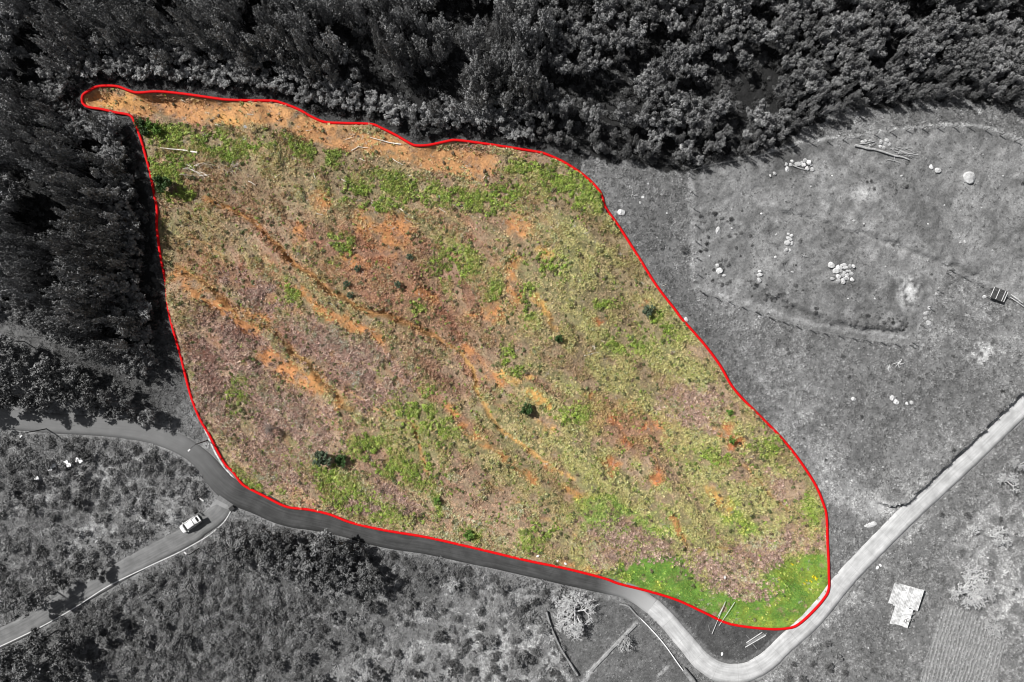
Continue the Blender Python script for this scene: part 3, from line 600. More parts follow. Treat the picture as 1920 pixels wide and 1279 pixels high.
def twig_mesh(name, seed, n, rad, h, m, wid=0.02):
    r = random.Random(seed); mb = MB()
    for i in range(n):
        a = r.uniform(0, 6.28); a2 = a + r.uniform(-.8, .8); l = r.uniform(.5, 1) * rad; b = (r.uniform(-.4, .4) * rad, r.uniform(-.4, .4) * rad, r.uniform(0, .3) * h)
        mdl = (b[0] + math.cos(a) * l * .5, b[1] + math.sin(a) * l * .5, b[2] + r.uniform(.1, .7) * h); e = (mdl[0] + math.cos(a2) * l * .5, mdl[1] + math.sin(a2) * l * .5, mdl[2] + r.uniform(-.3, .5) * h)
        mb.tube([b, mdl, e], [wid, wid * .8, wid * .4], 3, False)
    return mb.mesh(name, m)

tufts = [tuft_mesh('grass_tuft', 50 + i, 16, 0.42, 0.34, 0.035, M['inst']) for i in range(4)]
brack = [tuft_mesh('bracken', 70 + i, 18, 0.48, 0.26, 0.055, M['inst']) for i in range(4)]
leafy = [bush_mesh('leafy_plant', 80 + i, 46, 0.42, 0.5, 0.17, M['inst_gloss'], 4) for i in range(4)]
bushes = [bush_mesh('brush', 90 + i, 230, 1.0, 1.0, 0.19, M['inst_gloss'], 7) for i in range(5)]
twigs = [twig_mesh('twigs', 100 + i, 9, 0.8, 0.35, M['inst'], 0.022) for i in range(4)]

def rand_pts(n, x0=-112, x1=112, y0=-78, y1=78):
    x = rng.uniform(x0, x1, n); y = rng.uniform(y0, y1, n); return x, y
def finish(x, y, dz=0.0): return np.stack([x, y, ht(x, y) + dz], 1)
SDa = lambda x, y: samp(SD, x, y)

# --- inside the plot
x, y = rand_pts(520000, -86, 64, -58, 52); sdv = SDa(x, y); k = sdv > 4
x, y, sdv = x[k], y[k], sdv[k]
cin = samp(CIN, x, y); so = samp(soil, x, y); gr = samp(green, x, y); tu = samp(turf, x, y); ma = samp(mauve, x, y); sw = samp(straw, x, y); nn2 = samp(n2, x, y); nn3 = samp(n3, x, y)
u = rng.uniform(size=len(x))
# dry grass everywhere but the bare soil and the turf
dens = np.clip(0.42 * (1 - 0.93 * so) * (1 - 0.95 * tu) * (0.35 + 1.3 * smooth(.38, .62, nn2)), 0, 1)
k = u < dens; gx, gy = x[k], y[k]; cc = cin[k]; n = len(gx)
pal = np.array([(0.42, 0.32, 0.20), (0.50, 0.40, 0.27), (0.28, 0.28, 0.11), (0.42, 0.29, 0.22), (0.22, 0.25, 0.08)]); pk = pal[rng.integers(0, 5, n)]
t = rng.uniform(0.05, 0.34, n)[:, None]; tint = np.clip((cc * (1 - t) * 1.35 + pk * t) * (rng.uniform(0.9, 1.5, n) * (.68 + .62 * smooth(.35, .65, samp(streak, gx, gy) * .5 + nn2[k] * .5)))[:, None] * np.where(samp(PX, gx, gy)[:, None] > 1050, np.array([1.17, 1.11, 1.05]), np.array([1.22, 1.10, 1.12])), 0, .6)
scatter('dry_grass', 'dry straw and olive grass covering the coloured plot', 'grass', finish(gx, gy), rng.uniform(0, 6.28, n), np.stack([rng.uniform(0.45, 1.25, n)] * 2 + [rng.uniform(.5, 1.9, n) * (.45 + 1.3 * smooth(.42, .62, nn2[k] * .5 + nn3[k] * .5))], 1), rng.integers(0, 4, n), tint, tufts, rng.normal(0, .2, (n, 2)))
# dry bracken on the mauve-brown patches and straw
k = u < np.clip(0.5 * ma + 0.30 * sw, 0, .6) * (1 - so); gx, gy = x[k], y[k]; n = len(gx)
pal = np.array([(0.38, 0.26, 0.215), (0.43, 0.31, 0.26), (0.28, 0.18, 0.15), (0.48, 0.36, 0.29)]); tint = pal[rng.integers(0, 4, n)] * rng.uniform(.6, 1.6, n)[:, None]
scatter('dry_bracken', 'mauve brown dead bracken in patches on the plot', 'bracken', finish(gx, gy), rng.uniform(0, 6.28, n), np.stack([rng.uniform(.5, 1.3, n)] * 2 + [rng.uniform(.8, 2.8, n)], 1), rng.integers(0, 4, n), tint, brack, rng.normal(0, .2, (n, 2)))
# bright green leafy plants
u2 = rng.uniform(size=len(x)); gg = gr * smooth(.34, .58, nn2 * .75 + nn3 * .25)
k = u2 < np.clip(0.20 * gg * (1 + .5 * (samp(PY, x, y) < 400)) + (0.05 + .03 * (samp(PY, x, y) > 720)) * (1 - so) * (1 - tu) * (1 - .7 * ma) * smooth(.45, .6, nn3 * .6 + nn2 * .4), 0, 1) * (1 - .7 * so); gx, gy = x[k], y[k]; n = len(gx)
pal = np.array([(0.24, 0.34, 0.05), (0.30, 0.40, 0.07), (0.17, 0.26, 0.04), (0.26, 0.32, 0.08), (0.36, 0.42, 0.10)]); tint = pal[rng.integers(0, 5, n)] * rng.uniform(.65, 1.2, n)[:, None]
scatter('bramble', 'bright green leafy brambles growing in clumps on the plot', 'bramble', finish(gx, gy), rng.uniform(0, 6.28, n), rng.uniform(.35, 1.15, n) * (.75 + .45 * gr[k]), rng.integers(0, 4, n), tint, leafy)
# dark low shrubs
k = u2 > 1 - (0.05 * (1 - so) * (1 - tu) * smooth(.46, .62, nn3 * .6 + nn2 * .4) + .004); gx, gy = x[k], y[k]; n = len(gx)
tint = np.array([(0.11, 0.14, 0.05), (0.15, 0.16, 0.06), (0.16, 0.12, 0.075), (.19, .19, .09)])[rng.integers(0, 4, n)] * rng.uniform(.5, 1.2, n)[:, None]
scatter('low_scrub', 'dark olive scrub dotted between the grasses of the plot', 'scrub', finish(gx, gy), rng.uniform(0, 6.28, n), rng.uniform(.35, 1.0, n) ** 1.3 * 1.2, rng.integers(0, 4, n), tint, leafy)
# turf
k = u < 0.5 * tu; gx, gy = x[k], y[k]; n = len(gx); pal = np.array([(0.13, 0.28, 0.045), (0.17, 0.32, 0.055), (0.26, 0.33, 0.06), (0.11, 0.24, 0.055)])
tint = (0.5 * pal[rng.integers(0, 4, n)] + 0.5 * samp(CIN, gx, gy)) * rng.uniform(.75, 1.2, n)[:, None]
scatter('turf', 'short bright green turf at the lower tip of the plot', 'grass', finish(gx, gy), rng.uniform(0, 6.28, n), np.stack([rng.uniform(.5, .9, n)] * 2 + [rng.uniform(.10, .25, n)], 1), rng.integers(0, 4, n), tint, tufts)
# pale dead twigs
u3 = rng.uniform(size=len(x)); k = u3 < 0.006 * smooth(.45, .6, nn3) + 0.004 * (samp(PY, x, y) < 480); gx, gy = x[k], y[k]; n = len(gx)
tint = np.array([(.5, .45, .38), (.38, .33, .28), (.6, .55, .48)])[rng.integers(0, 3, n)]
scatter('dead_twigs', 'pale dead twigs strewn over the plot', 'twigs', finish(gx, gy, .03), rng.uniform(0, 6.28, n), rng.uniform(.4, 1.0, n), rng.integers(0, 4, n), tint, twigs)

# --- outside: grey grass and undergrowth
x, y = rand_pts(620000); sdv = SDa(x, y); rev = samp(re, x, y); k = (sdv < -4) & (rev > 3); x, y, rev = x[k], y[k], rev[k]
px_, py_ = x / S + W / 2, HH / 2 - y / S
fo = inpoly(px_, py_, TOPZ); pa = inpoly(px_, py_, PADDOCK); fi = inpoly(px_, py_, FIELD); ve = inpoly(px_, py_, VERGE)
GARD = [(1110,1112),(1190,1130),(1310,1290),(1095,1290),(1045,1180)]; ga = inpoly(px_, py_, GARD)
BRUSH = [(0,815),(250,815),(345,850),(395,905),(365,960),(270,1010),(130,1095),(-120,1200),(-120,815)]; BRUSH2 = [(430,975),(640,1005),(960,1075),(1090,1110),(1040,1170),(1085,1300),(-120,1300),(-120,1270),(200,1120),(400,1015)]
br = inpoly(px_, py_, BRUSH) | inpoly(px_, py_, BRUSH2)
lowr = inpoly(px_, py_, [(1500,1220),(2060,690),(2060,1400),(1380,1400)])
gv = samp(G, x, y); nn2 = samp(n2, x, y); nn1 = samp(n1, x, y)
dens = np.where(fo, 0.012, np.where(pa, 0.10, np.where(br, 0.55, np.where(ve | ga, 0.18, 0.42)))) * (0.3 + 1.4 * smooth(.36, .62, nn2)); dens[fi] = 0
u = rng.uniform(size=len(x)); k = u < dens; gx, gy = x[k], y[k]; n = len(gx)
tint = np.clip(gv[k] * rng.uniform(.55, 1.9, n) * np.where(pa[k], .8, 1), .02, .6)[:, None] * np.ones(3); hs = np.where(pa[k] | ve[k] | ga[k], .45, 1.0)
scatter('rough_grass', 'grey rough grass over the land around the plot', 'grass', finish(gx, gy), rng.uniform(0, 6.28, n), np.stack([rng.uniform(.5, 1.3, n) * (.6 + .4 * hs)] * 2 + [rng.uniform(.5, 1.2, n) * hs], 1), rng.integers(0, 4, n), tint, tufts, rng.normal(0, .15, (n, 2)))
u = rng.uniform(size=len(x)); bd = np.where(br, (0.085 * smooth(.36, .60, nn1 * .5 + nn2 * .5) + 0.014) * np.where((px_ > 600) & (py_ > 1110), .35, np.where(py_ < 1010, .6, 1)), np.where(fo | pa | fi | ve | ga, 0.0006 * pa, 0.004 * smooth(.5, .7, nn2)))
strip_ = inpoly(px_, py_, [(1140,330),(1285,330),(1300,560),(1330,610),(1300,640),(1265,580),(1200,487)]); bd = bd + 0.012 * strip_ * smooth(.45, .65, nn2)
bd = bd + 0.03 * fo
bd = bd + 0.07 * inpoly(px_, py_, [(1310,400),(1400,390),(1420,480),(1360,540),(1315,520)]) * smooth(.45, .6, nn2) + 0.09 * inpoly(px_, py_, [(1400,520),(1430,530),(1560,585),(1700,600),(1700,618),(1560,612),(1420,560)]) * smooth(.4, .55, nn2) + .06 * inpoly(px_, py_, [(1600,280),(1720,290),(1720,370),(1640,365)]) * smooth(.55, .7, nn2)
k = (u < bd) & (rev > 9); gx, gy = x[k], y[k]; n = len(gx); brk = br[k] | fo[k]
tint = np.clip(rng.uniform(.07, .30, n) ** 1.15 * np.where(fo[k], .5, np.where(brk, 1, .85)), .02, .4)[:, None] * np.ones(3); sc = np.where(brk, rng.uniform(.4, 1.1, n), rng.uniform(.2, .5, n))  # forest undergrowth tinted darker to carry the canopy shade
scatter('undergrowth', 'dense grey undergrowth below the roads and at the forest edge', 'undergrowth', finish(gx, gy), rng.uniform(0, 6.28, n), np.stack([sc, sc, sc * rng.uniform(.6, 1.2, n)], 1), rng.integers(0, 5, n), tint, bushes)
k = (u > 1 - (0.011 * br + .003 * lowr + .002 * strip_)); gx, gy = x[k], y[k]; n = len(gx)
scatter('pale_twigs', 'pale grey dead twigs in the rough land around the plot', 'twigs', finish(gx, gy, .05), rng.uniform(0, 6.28, n), rng.uniform(.5, 1.5, n), rng.integers(0, 4, n), rng.uniform(.25, .6, n)[:, None] * np.ones(3), twigs)
# crops on the ridges
M['tilled'] = mat('tilled', g3(.20), .95, .35, 1.8, .6)
field = empty('crop_field', P(1790, 1215)); fo3 = field.location.copy(); QS = np.arange(2000, 2160, 7.0)
for q in QS:
    v = np.arange(560, 880, 3.0); wob = (fbm(v * .1, v * 0 + q * 2.7, 2, 5, 3) - .5) * 4.5; pxx = FN[0] * (q + wob) + FROWDIR[0] * v; pyy = FN[1] * (q + wob) + FROWDIR[1] * v; kk = inpoly(pxx, pyy, FIELD)
    if kk.sum() < 4: continue
    pxx, pyy = pxx[kk], pyy[kk]; rx_, ry_ = (pxx - W / 2) * S, (HH / 2 - pyy) * S; zz = ht(rx_, ry_); hw_ = .21 * (.8 + .5 * rng.uniform(size=len(rx_))); hh_ = .19 * (.35 + 1.0 * fbm(rx_, ry_, 1.2, 55, 2)) * (.8 + .4 * rng.uniform(size=len(rx_)))
    rws = [np.stack([rx_ + FN[0] * hw_ * a_, ry_ - FN[1] * hw_ * a_, zz + b_ * hh_ - .04], 1) for a_, b_ in ((-1.3, -.3), (-.7, .6), (0, 1), (.7, .6), (1.3, -.3))]
    A = np.stack(rws, 1) - np.array(fo3); nc = 5; i0 = (np.arange(len(rx_) - 1)[:, None] * nc + np.arange(nc - 1)[None]).ravel()
    link(bpy.data.objects.new('ridge', np_mesh('ridge', A.reshape(-1, 3), np.stack([i0, i0 + 1, i0 + 1 + nc, i0 + nc], 1), [M['tilled']], False)), field)
set_props(field, 'ridged crop field in the lower right corner', 'field')
cxs, cys = [], []
for q in QS:
    for v in np.arange(560, 860, 4.2):
        pxx = FN[0] * q + FROWDIR[0] * v; pyy = FN[1] * q + FROWDIR[1] * v; cxs.append(pxx + random.gauss(0, .7)); cys.append(pyy + random.gauss(0, 1))
cxs = np.array(cxs); cys = np.array(cys); k = inpoly(cxs, cys, FIELD) & (rng.uniform(size=len(cxs)) < .85); gx, gy = (cxs[k] - W / 2) * S, (HH / 2 - cys[k]) * S; n = len(gx)
scatter('crop_rows', 'rows of low crop plants in the ridged field', 'crops', finish(gx, gy, .12), rng.uniform(0, 6.28, n), np.stack([rng.uniform(.3, .6, n)] * 2 + [rng.uniform(.25, .5, n)], 1), rng.integers(0, 4, n), rng.uniform(.16, .42, n)[:, None] * np.ones(3), leafy)

# ------------------------------------------------------------------ trees
def spire_crown(seed, rad, h0, h1, nspire, leaf, per, m):
    """slender tree: a stack of upward pointing tufts"""
    r = np.random.default_rng(seed); Vs, Fs = [], []; o = 0
    for k in range(nspire):
        a = r.uniform(0, 6.28); t = r.uniform(0, 1) if k else 1.0; q = rad * (1 - 0.72 * t) * r.uniform(.35, 1.0) if k else 0
        base = np.array([math.cos(a) * q, math.sin(a) * q, h0 + (h1 - h0) * (t * 0.78)]); L_ = (h1 - h0) * r.uniform(.20, .34) * (1.15 - .4 * t); w = rad * r.uniform(.30, .48) * (1.1 - .45 * t)
        lean = np.array([math.cos(a), math.sin(a), 0]) * r.uniform(.1, .45) * L_
        n = per; s = r.uniform(0, 1, n); ang = r.uniform(0, 6.28, n); prof = np.sin(np.pi * np.clip(0.12 + 0.88 * s, 0, 1)) ** .7 * w * r.uniform(.55, 1.05, n)
        d = np.stack([np.cos(ang), np.sin(ang), np.zeros(n)], 1); cen = base + lean * s[:, None] + d * prof[:, None] + np.array([0, 0, 1]) * (s * L_)[:, None]
        nr = d + np.array([0, 0, .55]) + r.normal(size=(n, 3)) * .6
        V, F = leaf_quads(cen, nr, r.uniform(.6, 1.35, n) * leaf, 1.8, r); Vs.append(V); Fs.append(F + o); o += len(V)
    return np_mesh('crown', np.concatenate(Vs), np.concatenate(Fs), [m])

def round_crown(seed, rad, h0, h1, nl, leaf, per, m):
    r = np.random.default_rng(seed); Vs, Fs = [], []; o = 0; hc = (h0 + h1) / 2; hv = (h1 - h0) / 2
    for k in range(nl):
        d = r.normal(size=3); d[2] = abs(d[2]) * .9 - .25; d /= np.linalg.norm(d); f = r.uniform(.45, .86)
        c = np.array([d[0] * rad * f, d[1] * rad * f, hc + d[2] * hv * f]); lr = rad * r.uniform(.22, .40)
        n = per; e = r.normal(size=(n, 3)); e[:, 2] = e[:, 2] * .8 + .25; e /= np.linalg.norm(e, axis=1, keepdims=True)
        cen = c + e * lr * r.uniform(.6, 1.08, n)[:, None] * np.array([1, 1, .8]); V, F = leaf_quads(cen, e + r.normal(size=(n, 3)) * .5 + np.array([0, 0, .3]), r.uniform(.6, 1.35, n) * leaf, 1.5, r)
        Vs.append(V); Fs.append(F + o); o += len(V)
    return np_mesh('crown', np.concatenate(Vs), np.concatenate(Fs), [m])

def leafy_crown(seed, rad, h0, h1, nl, leaf, per, m):
    """uneven broadleaf crown: rosettes of leaves on ragged limbs, open between"""
    r = np.random.default_rng(seed); Vs, Fs = [], []; o = 0; nlimb = 7; la = np.arange(nlimb) * 6.28 / nlimb + r.uniform(-.4, .4, nlimb); ll = r.uniform(.55, 1.15, nlimb); lz = r.uniform(.45, 1.0, nlimb)
    for k in range(nl):
        b = r.integers(0, nlimb); t = r.uniform(.15, 1.0) ** .7; q = rad * ll[b] * t; a = la[b] + r.normal() * .32
        c = np.array([math.cos(a) * q, math.sin(a) * q, h0 + (h1 - h0) * (lz[b] * (.35 + .55 * t) + r.uniform(-.08, .12) + .25 * (1 - t))]); lr = rad * r.uniform(.13, .27)
        n = int(per * r.uniform(.6, 1.3)); e = r.normal(size=(n, 3)); e[:, 2] = e[:, 2] * .9 + .4; e /= np.linalg.norm(e, axis=1, keepdims=True)
        cen = c + e * lr * r.uniform(.45, 1.25, n)[:, None] * np.array([1, 1, 1.1]); V, F = leaf_quads(cen, e + r.normal(size=(n, 3)) * .7 + np.array([0, 0, .3]), r.uniform(.55, 1.4, n) * leaf, 1.6, r)
        Vs.append(V); Fs.append(F + o); o += len(V)
    return np_mesh('crown', np.concatenate(Vs), np.concatenate(Fs), [m])

def trunk_mesh(seed, h, r0, spread, nb=6, m=None, from_=.35):
    r = random.Random(seed); mb = MB(); kx, ky = r.uniform(-.3, .3), r.uniform(-.3, .3); path = [(kx * t * t, ky * t * t, h * t - .25 * (t == 0)) for t in (0, .25, .5, .75, 1)]
    mb.tube(path, [r0, r0 * .8, r0 * .6, r0 * .38, r0 * .12], 6)
    for k in range(nb):
        t = from_ + (.92 - from_) * (k + r.random()) / nb; a = r.uniform(0, 6.28); p = Vector((kx * t * t, ky * t * t, h * t)); l = spread * (1.1 - t) * r.uniform(.7, 1.2)
        mb.tube([p, p + Vector((math.cos(a) * l * .5, math.sin(a) * l * .5, l * .35)), p + Vector((math.cos(a) * l, math.sin(a) * l, l * .9))], [r0 * .4 * (1.1 - t), r0 * .28 * (1.1 - t), .02], 4, False)
    return mb.mesh('trunk', m or M['bark'])

SL = [(spire_crown(200 + i, 1.6, 1.6, 11.5, 26, 0.23, 50, M['leaf_dark']), trunk_mesh(300 + i, 10.5, .17, 1.8)) for i in range(6)]
RD = [(leafy_crown(220 + i, 2.3, 0.9, 7.0, 44, 0.25, 42, M['leaf_mid']), trunk_mesh(320 + i, 5.8, .16, 2.0)) for i in range(6)]

M['leaf_thicket'] = mat('leaf_thicket', g3(0.115), 0.5, 0.5, 1.3, spec=0.4, obj_rand=0.4)
RT = []
for q in RD:
    cm = q[0].copy(); cm.materials.clear(); cm.materials.append(M['leaf_thicket']); RT.append((cm, q[1]))
def make_tree(name, px, py, pair, sc, zs, label, group, rz=None, cat='tree', xy=None):
    if xy is None: p = P(px, py)
    else: p = Vector((xy[0], xy[1], float(ht(*xy))))
    t = empty(name, p, random.uniform(0, 6.28) if rz is None else rz); t.scale = (sc, sc, sc * zs)
    c_ = link(bpy.data.objects.new('crown', pair[0]), t); k_ = link(bpy.data.objects.new('trunk', pair[1]), t)
    set_props(t, label, cat, group); return t

def poisson(poly, dist, tries, jit_scale=None):
    poly = np.array([w2(*p) for p in poly]); x0, y0 = poly.min(0); x1, y1 = poly.max(0); cell = dist; grid = {}; res = []
    xr = np.random.default_rng(5).uniform(x0, x1, tries); yr = np.random.default_rng(6).uniform(y0, y1, tries); ok = inpoly(xr, yr, poly)
    for x_, y_ in zip(xr[ok], yr[ok]):
        gi_, gj_ = int(x_ // cell), int(y_ // cell)
        if all((x_ - a) ** 2 + (y_ - b) ** 2 > dist * dist for di in (-1, 0, 1) for dj in (-1, 0, 1) for a, b in grid.get((gi_ + di, gj_ + dj), ())):
            grid.setdefault((gi_, gj_), []).append((x_, y_)); res.append((x_, y_))
    return np.array(res)
FZONE = [(-170,-170),(2090,-170),(2090,212),(1960,212),(1900,203),(1840,186),(1740,182),(1660,196),(1590,206),(1520,222),(1480,258),(1400,284),(1290,310),(1230,306),(1130,286),(1060,276),(1000,262),(860,240),(785,250),(700,212),(610,206),(520,168),(345,153),(262,150),(190,138),(146,156),(132,195),(150,226),(226,236),(238,276),(252,330),(262,390),(266,450),(276,520),(286,580),(296,650),(300,690),(262,700),(215,682),(150,652),(95,630),(50,598),(0,576),(-170,545)]
TR = poisson(FZONE, 1.55, 80000)
ep, _, _ = polydist(TR[:, 0], TR[:, 1], [w2(*p) for p in FZONE[2:-1]])            # metres inside the forest edge
tpx, tpy = TR[:, 0] / S + W / 2, HH / 2 - TR[:, 1] / S
kind = ((tpx + (fbm(TR[:, 0], TR[:, 1], 14, 7, 2) - .5) * 260) > 1010).astype(int)   # 0 slender, 1 broadleaf
gap = fbm(TR[:, 0], TR[:, 1], 7, 77, 2); keep = ((gap > 0.36) | (ep < 4)) & ~((kind == 1) & (rng.uniform(size=len(TR)) < .12))
TR, ep, tpx, tpy, kind = TR[keep], ep[keep], tpx[keep], tpy[keep], kind[keep]; n = len(TR)
left = (tpx < 320) & (tpy > 180)
hf = np.clip(0.42 + ep / 13, 0.42, 1.0) * rng.uniform(.72, 1.15, n); hf = np.where(left, np.clip(.55 + ep / 12, .55, 1.15) * rng.uniform(.75, 1.15, n), hf)
sc = np.where(kind == 0, .46 + .30 * hf, .30 + .33 * hf) * rng.uniform(.7, 1.3, n); zs = hf / sc * np.where(kind == 0, 1.1, 1.05)
topz = np.where(kind == 0, 11.0, 6.6) * sc * zs; f_ = CAMH / (CAMH - topz * .8)
ipx, ipy = W / 2 + (tpx - W / 2) * f_, HH / 2 + (tpy - HH / 2) * f_; inview = (ipx > -8) & (ipx < W + 8) & (ipy > -8) & (ipy < HH + 8)
single = np.zeros(n, bool)
for kd in (0, 1):
    c_ = np.where(inview & (kind == kd))[0]; c_ = c_[np.argsort(-(topz * sc)[c_])][:300]; single[c_] = True
def zone_label(kd, px, py, e):
    row = 'at the edge of' if e < 3.2 else ('inside' if e < 9 else 'deep inside')
    if kd == 0:
        if px < 330 and py > 200: w_ = 'left of the upper plot' if py < 420 else 'left of the lower plot'
        elif px < 330: w_ = 'above the narrow tip of the plot'
        elif px < 560: w_ = 'above the left half of the orange track'
        elif px < 800: w_ = 'above the right half of the orange track'
        else: w_ = 'above the green bramble band'
        return f'slender tree {row} the forest {w_}', f'slender trees {row} the forest {w_}'
    if px < 1080: w_ = 'above the upper right plot edge'
    elif px < 1290: w_ = 'above the rough strip beside the paddock'
    elif px < 1560: w_ = 'above the left half of the paddock'
    elif px < 1760: w_ = 'above the felled trunk in the paddock'
    else: w_ = 'above the largest boulder'
    return f'broad leafy tree {row} the forest {w_}', f'leafy trees {row} the forest {w_}'
for i in np.where(single)[0]:
    lb, gp = zone_label(kind[i], tpx[i], tpy[i], ep[i]); make_tree('slender_tree' if kind[i] == 0 else 'broadleaf_tree', 0, 0, (SL if kind[i] == 0 else RD)[i % 6], sc[i], zs[i], lb, gp, xy=TR[i])
def joined(pair, name):
    bm = bmesh.new(); bm.from_mesh(pair[0]); nf = len(bm.faces); bm.from_mesh(pair[1])
    bm.faces.ensure_lookup_table()
    for f in bm.faces[nf:]: f.material_index = 1
    me = bpy.data.meshes.new(name); bm.to_mesh(me); bm.free(); me.materials.append(pair[0].materials[0]); me.materials.append(pair[1].materials[0]); return me
rest = ~single
if rest.any():
    pr = [joined(q, 'forest_tree') for q in SL] + [joined(q, 'forest_tree') for q in RD]; rr = np.where(rest)[0]
    scatter('forest', 'mass of further dark trees filling the forest above and left of the plot', 'forest', finish(TR[rr, 0], TR[rr, 1]), rng.uniform(0, 6.28, len(rr)), np.stack([sc[rr], sc[rr], sc[rr] * zs[rr]], 1), kind[rr] * 6 + rr % 6, None, pr)

# trees beside the roads
for q, (px, py, s_, z_) in enumerate([(-20,700,1.2,1.1),(28,688,1.1,1.1),(70,700,1.2,1.0),(118,706,1.15,1.05),(150,728,1.2,1.1),(190,742,1.05,1.0),(60,738,1.15,1.1),(20,742,1.1,1.1),(110,748,1.1,1.0),(225,752,1.15,1.0),(30,655,1.0,1.1),(72,668,.95,1.0),(-30,660,1.1,1.1),(115,680,.9,1.0),(165,700,.9,1.0),(140,690,.8,.9),(185,718,.8,.9),(45,640,.8,1.0),(0,640,.9,1.0),(262,764,1.0,.9),(295,778,.85,.75),(180,706,.9,.9),(240,728,.7,.8),(-60,740,1.2,1.1)]):
    make_tree('roadside_tree', px, py, RT[q % 6], s_ * 1.05, z_ * 1.15, 'dark leafy tree overhanging the upper side of the road at the left', 'trees overhanging the road at the left')
for q, (px, py, s_, z_) in enumerate([(100,1105,1.1,1.0),(70,1120,1.0,.9),(125,1085,.8,.8),(185,1062,.75,.8),(200,1075,.5,.6)]):
    make_tree('roadside_tree', px, py, RT[(q + 2) % 6], s_, z_, 'dark leafy tree on the upper verge of the side road', 'trees on the upper verge of the side road')
for q, (px, py, s_, z_) in enumerate([(110,1180,1.2,1.1),(70,1205,1.3,1.1),(140,1205,1.1,1.0),(30,1230,1.3,1.1),(95,1235,1.2,1.1),(160,1240,1.0,1.0),(60,1265,1.2,1.1),(5,1265,1.2,1.1),(180,1170,.8,.8),(210,1155,.8,.8),(235,1170,.7,.7),(160,1190,.9,.8),(205,1195,.7,.7)]):
    make_tree('roadside_tree', px, py, RT[(q + 1) % 6], s_, z_, 'dark leafy tree below the side road in the lower left corner', 'trees below the side road at lower left')
pts = poisson([(445,992),(500,985),(560,985),(640,1002),(705,1030),(712,1075),(690,1100),(640,1085),(590,1080),(540,1070),(500,1052),(460,1040),(420,1030)], 2.5, 2500)
for q, (x_, y_) in enumerate(pts):
    make_tree('thicket_tree', 0, 0, RT[q % 6], random.uniform(.75, 1.15), random.uniform(.7, 1.05), 'bushy grey tree in the thicket below the road beside the junction', 'trees of the thicket below the road', xy=(x_, y_))

# shrubs outside
M['leaf_shrub'] = mat('leaf_shrub', g3(0.125), 0.6, 0.5, 1.0, obj_rand=0.5)
SH = [(leafy_crown(240 + i, 1.35, .1, 2.2, 30, .19, 30, M['leaf_shrub']), trunk_mesh(340 + i, 1.7, .08, 1.0)) for i in range(5)]
def shrub(px, py, s, label, group=None, name='shrub', pair=None, cat='shrub', zs=1.0): return make_tree(name, px, py, pair or random.choice(SH), s, zs, label, group, cat=cat)
rs_ = random.Random(3)
def shrub_field(poly, d, lab, grp, lo, hi, seed, frac=1.0):
    for x_, y_ in poisson(poly, d, 1500):
        if rs_.random() > frac: continue
        px, py = x_ / S + W / 2, HH / 2 - y_ / S
        if float(samp(re, x_, y_)) < 14: continue
        shrub(px, py, rs_.uniform(lo, hi), lab, grp, zs=rs_.uniform(.7, 1.1))
shrub_field([(10,825),(200,818),(330,850),(380,905),(350,965),(250,1015),(120,1085),(10,1150)], 4.2, 'low grey shrub in the rough ground between the two roads', 'shrubs between the roads', .4, 1.0, 1, .7)
shrub_field([(250,1115),(440,1050),(600,1095),(760,1060),(960,1085),(1050,1160),(1075,1270),(240,1272)], 4.6, 'low grey shrub in the scrubland below the plot', 'shrubs below the plot', .4, 1.15, 2, .75)
shrub_field([(1700,870),(1900,800),(1915,1060),(1750,1060)], 5.0, 'small grey shrub on the grassland right of the concrete lane', 'shrubs right of the concrete lane', .25, .6, 3, .5)
shrub_field([(1440,1268),(1560,1190),(1600,1230),(1590,1275)], 2.6, 'low grey shrub at the lower bend of the concrete lane', 'shrubs at the bend of the lane', .4, .8, 4, .7)
shrub_field([(1400,300),(1560,232),(1600,235),(1500,262),(1420,286)], 2.6, 'low shrub between the forest and the paddock fence', 'shrubs behind the paddock fence', .3, .6, 4, .7)
shrub_field([(1215,330),(1285,350),(1296,540),(1240,500)], 3.4, 'small shrub left of the paddock fence', 'shrubs left of the paddock fence', .25, .55, 4, .6)
for px, py, s in [(1110,1238,.0)]: pass
# single shrubs on the plot
def plot_pair(seed, m, rad=1.2, h=2.0, leaf=.19): return (leafy_crown(seed, rad, .1, h, 34, leaf, 32, m), trunk_mesh(seed + 1, h * .7, .06, .8))
PG = plot_pair(400, M['shrub_green']); PS_ = plot_pair(410, M['shrub_sage'])
M['shrub_leaf_green'] = mat('shrub_leaf_green', (0.10, 0.19, 0.03), .6, .35, 1.2); PL = plot_pair(420, M['shrub_leaf_green'])
shrub(990, 766, 1.15, 'round dark green bush standing alone near the orange channel', pair=PG, name='bush', cat='bush')
shrub(612, 854, 1.5, 'large sage green bush on the lower left slope of the plot', pair=PS_, name='bush', cat='bush', zs=1.2)
shrub(640, 862, 1.2, 'dark green bush right beside the large sage green bush', pair=PG, name='bush', cat='bush', zs=.9)
shrub(1213, 581, 1.0, 'round sage grey bush near the right edge of the plot', pair=PS_, name='bush', cat='bush')
shrub(1046, 636, .75, 'small dark bush at the middle of the plot right of the yellow soil streak', pair=PG, name='bush', cat='bush')
shrub(1368, 825, .6, 'small green bush on the red soil patch near the right edge', pair=PL, name='bush', cat='bush', zs=1.4)
shrub(1367, 772, .6, 'small green bush above the red soil patch near the right edge', pair=PL, name='bush', cat='bush')
shrub(878, 999, .95, 'bright green bush close to the lower edge of the plot', pair=PL, name='bush', cat='bush')
shrub(822, 938, .7, 'upright green bush on the lower slope above the asphalt road', pair=PL, name='bush', cat='bush')
shrub(315, 350, 1.6, 'dark green bush in the shade at the upper left edge of the plot', pair=PG, name='bush', cat='bush', zs=1.3)
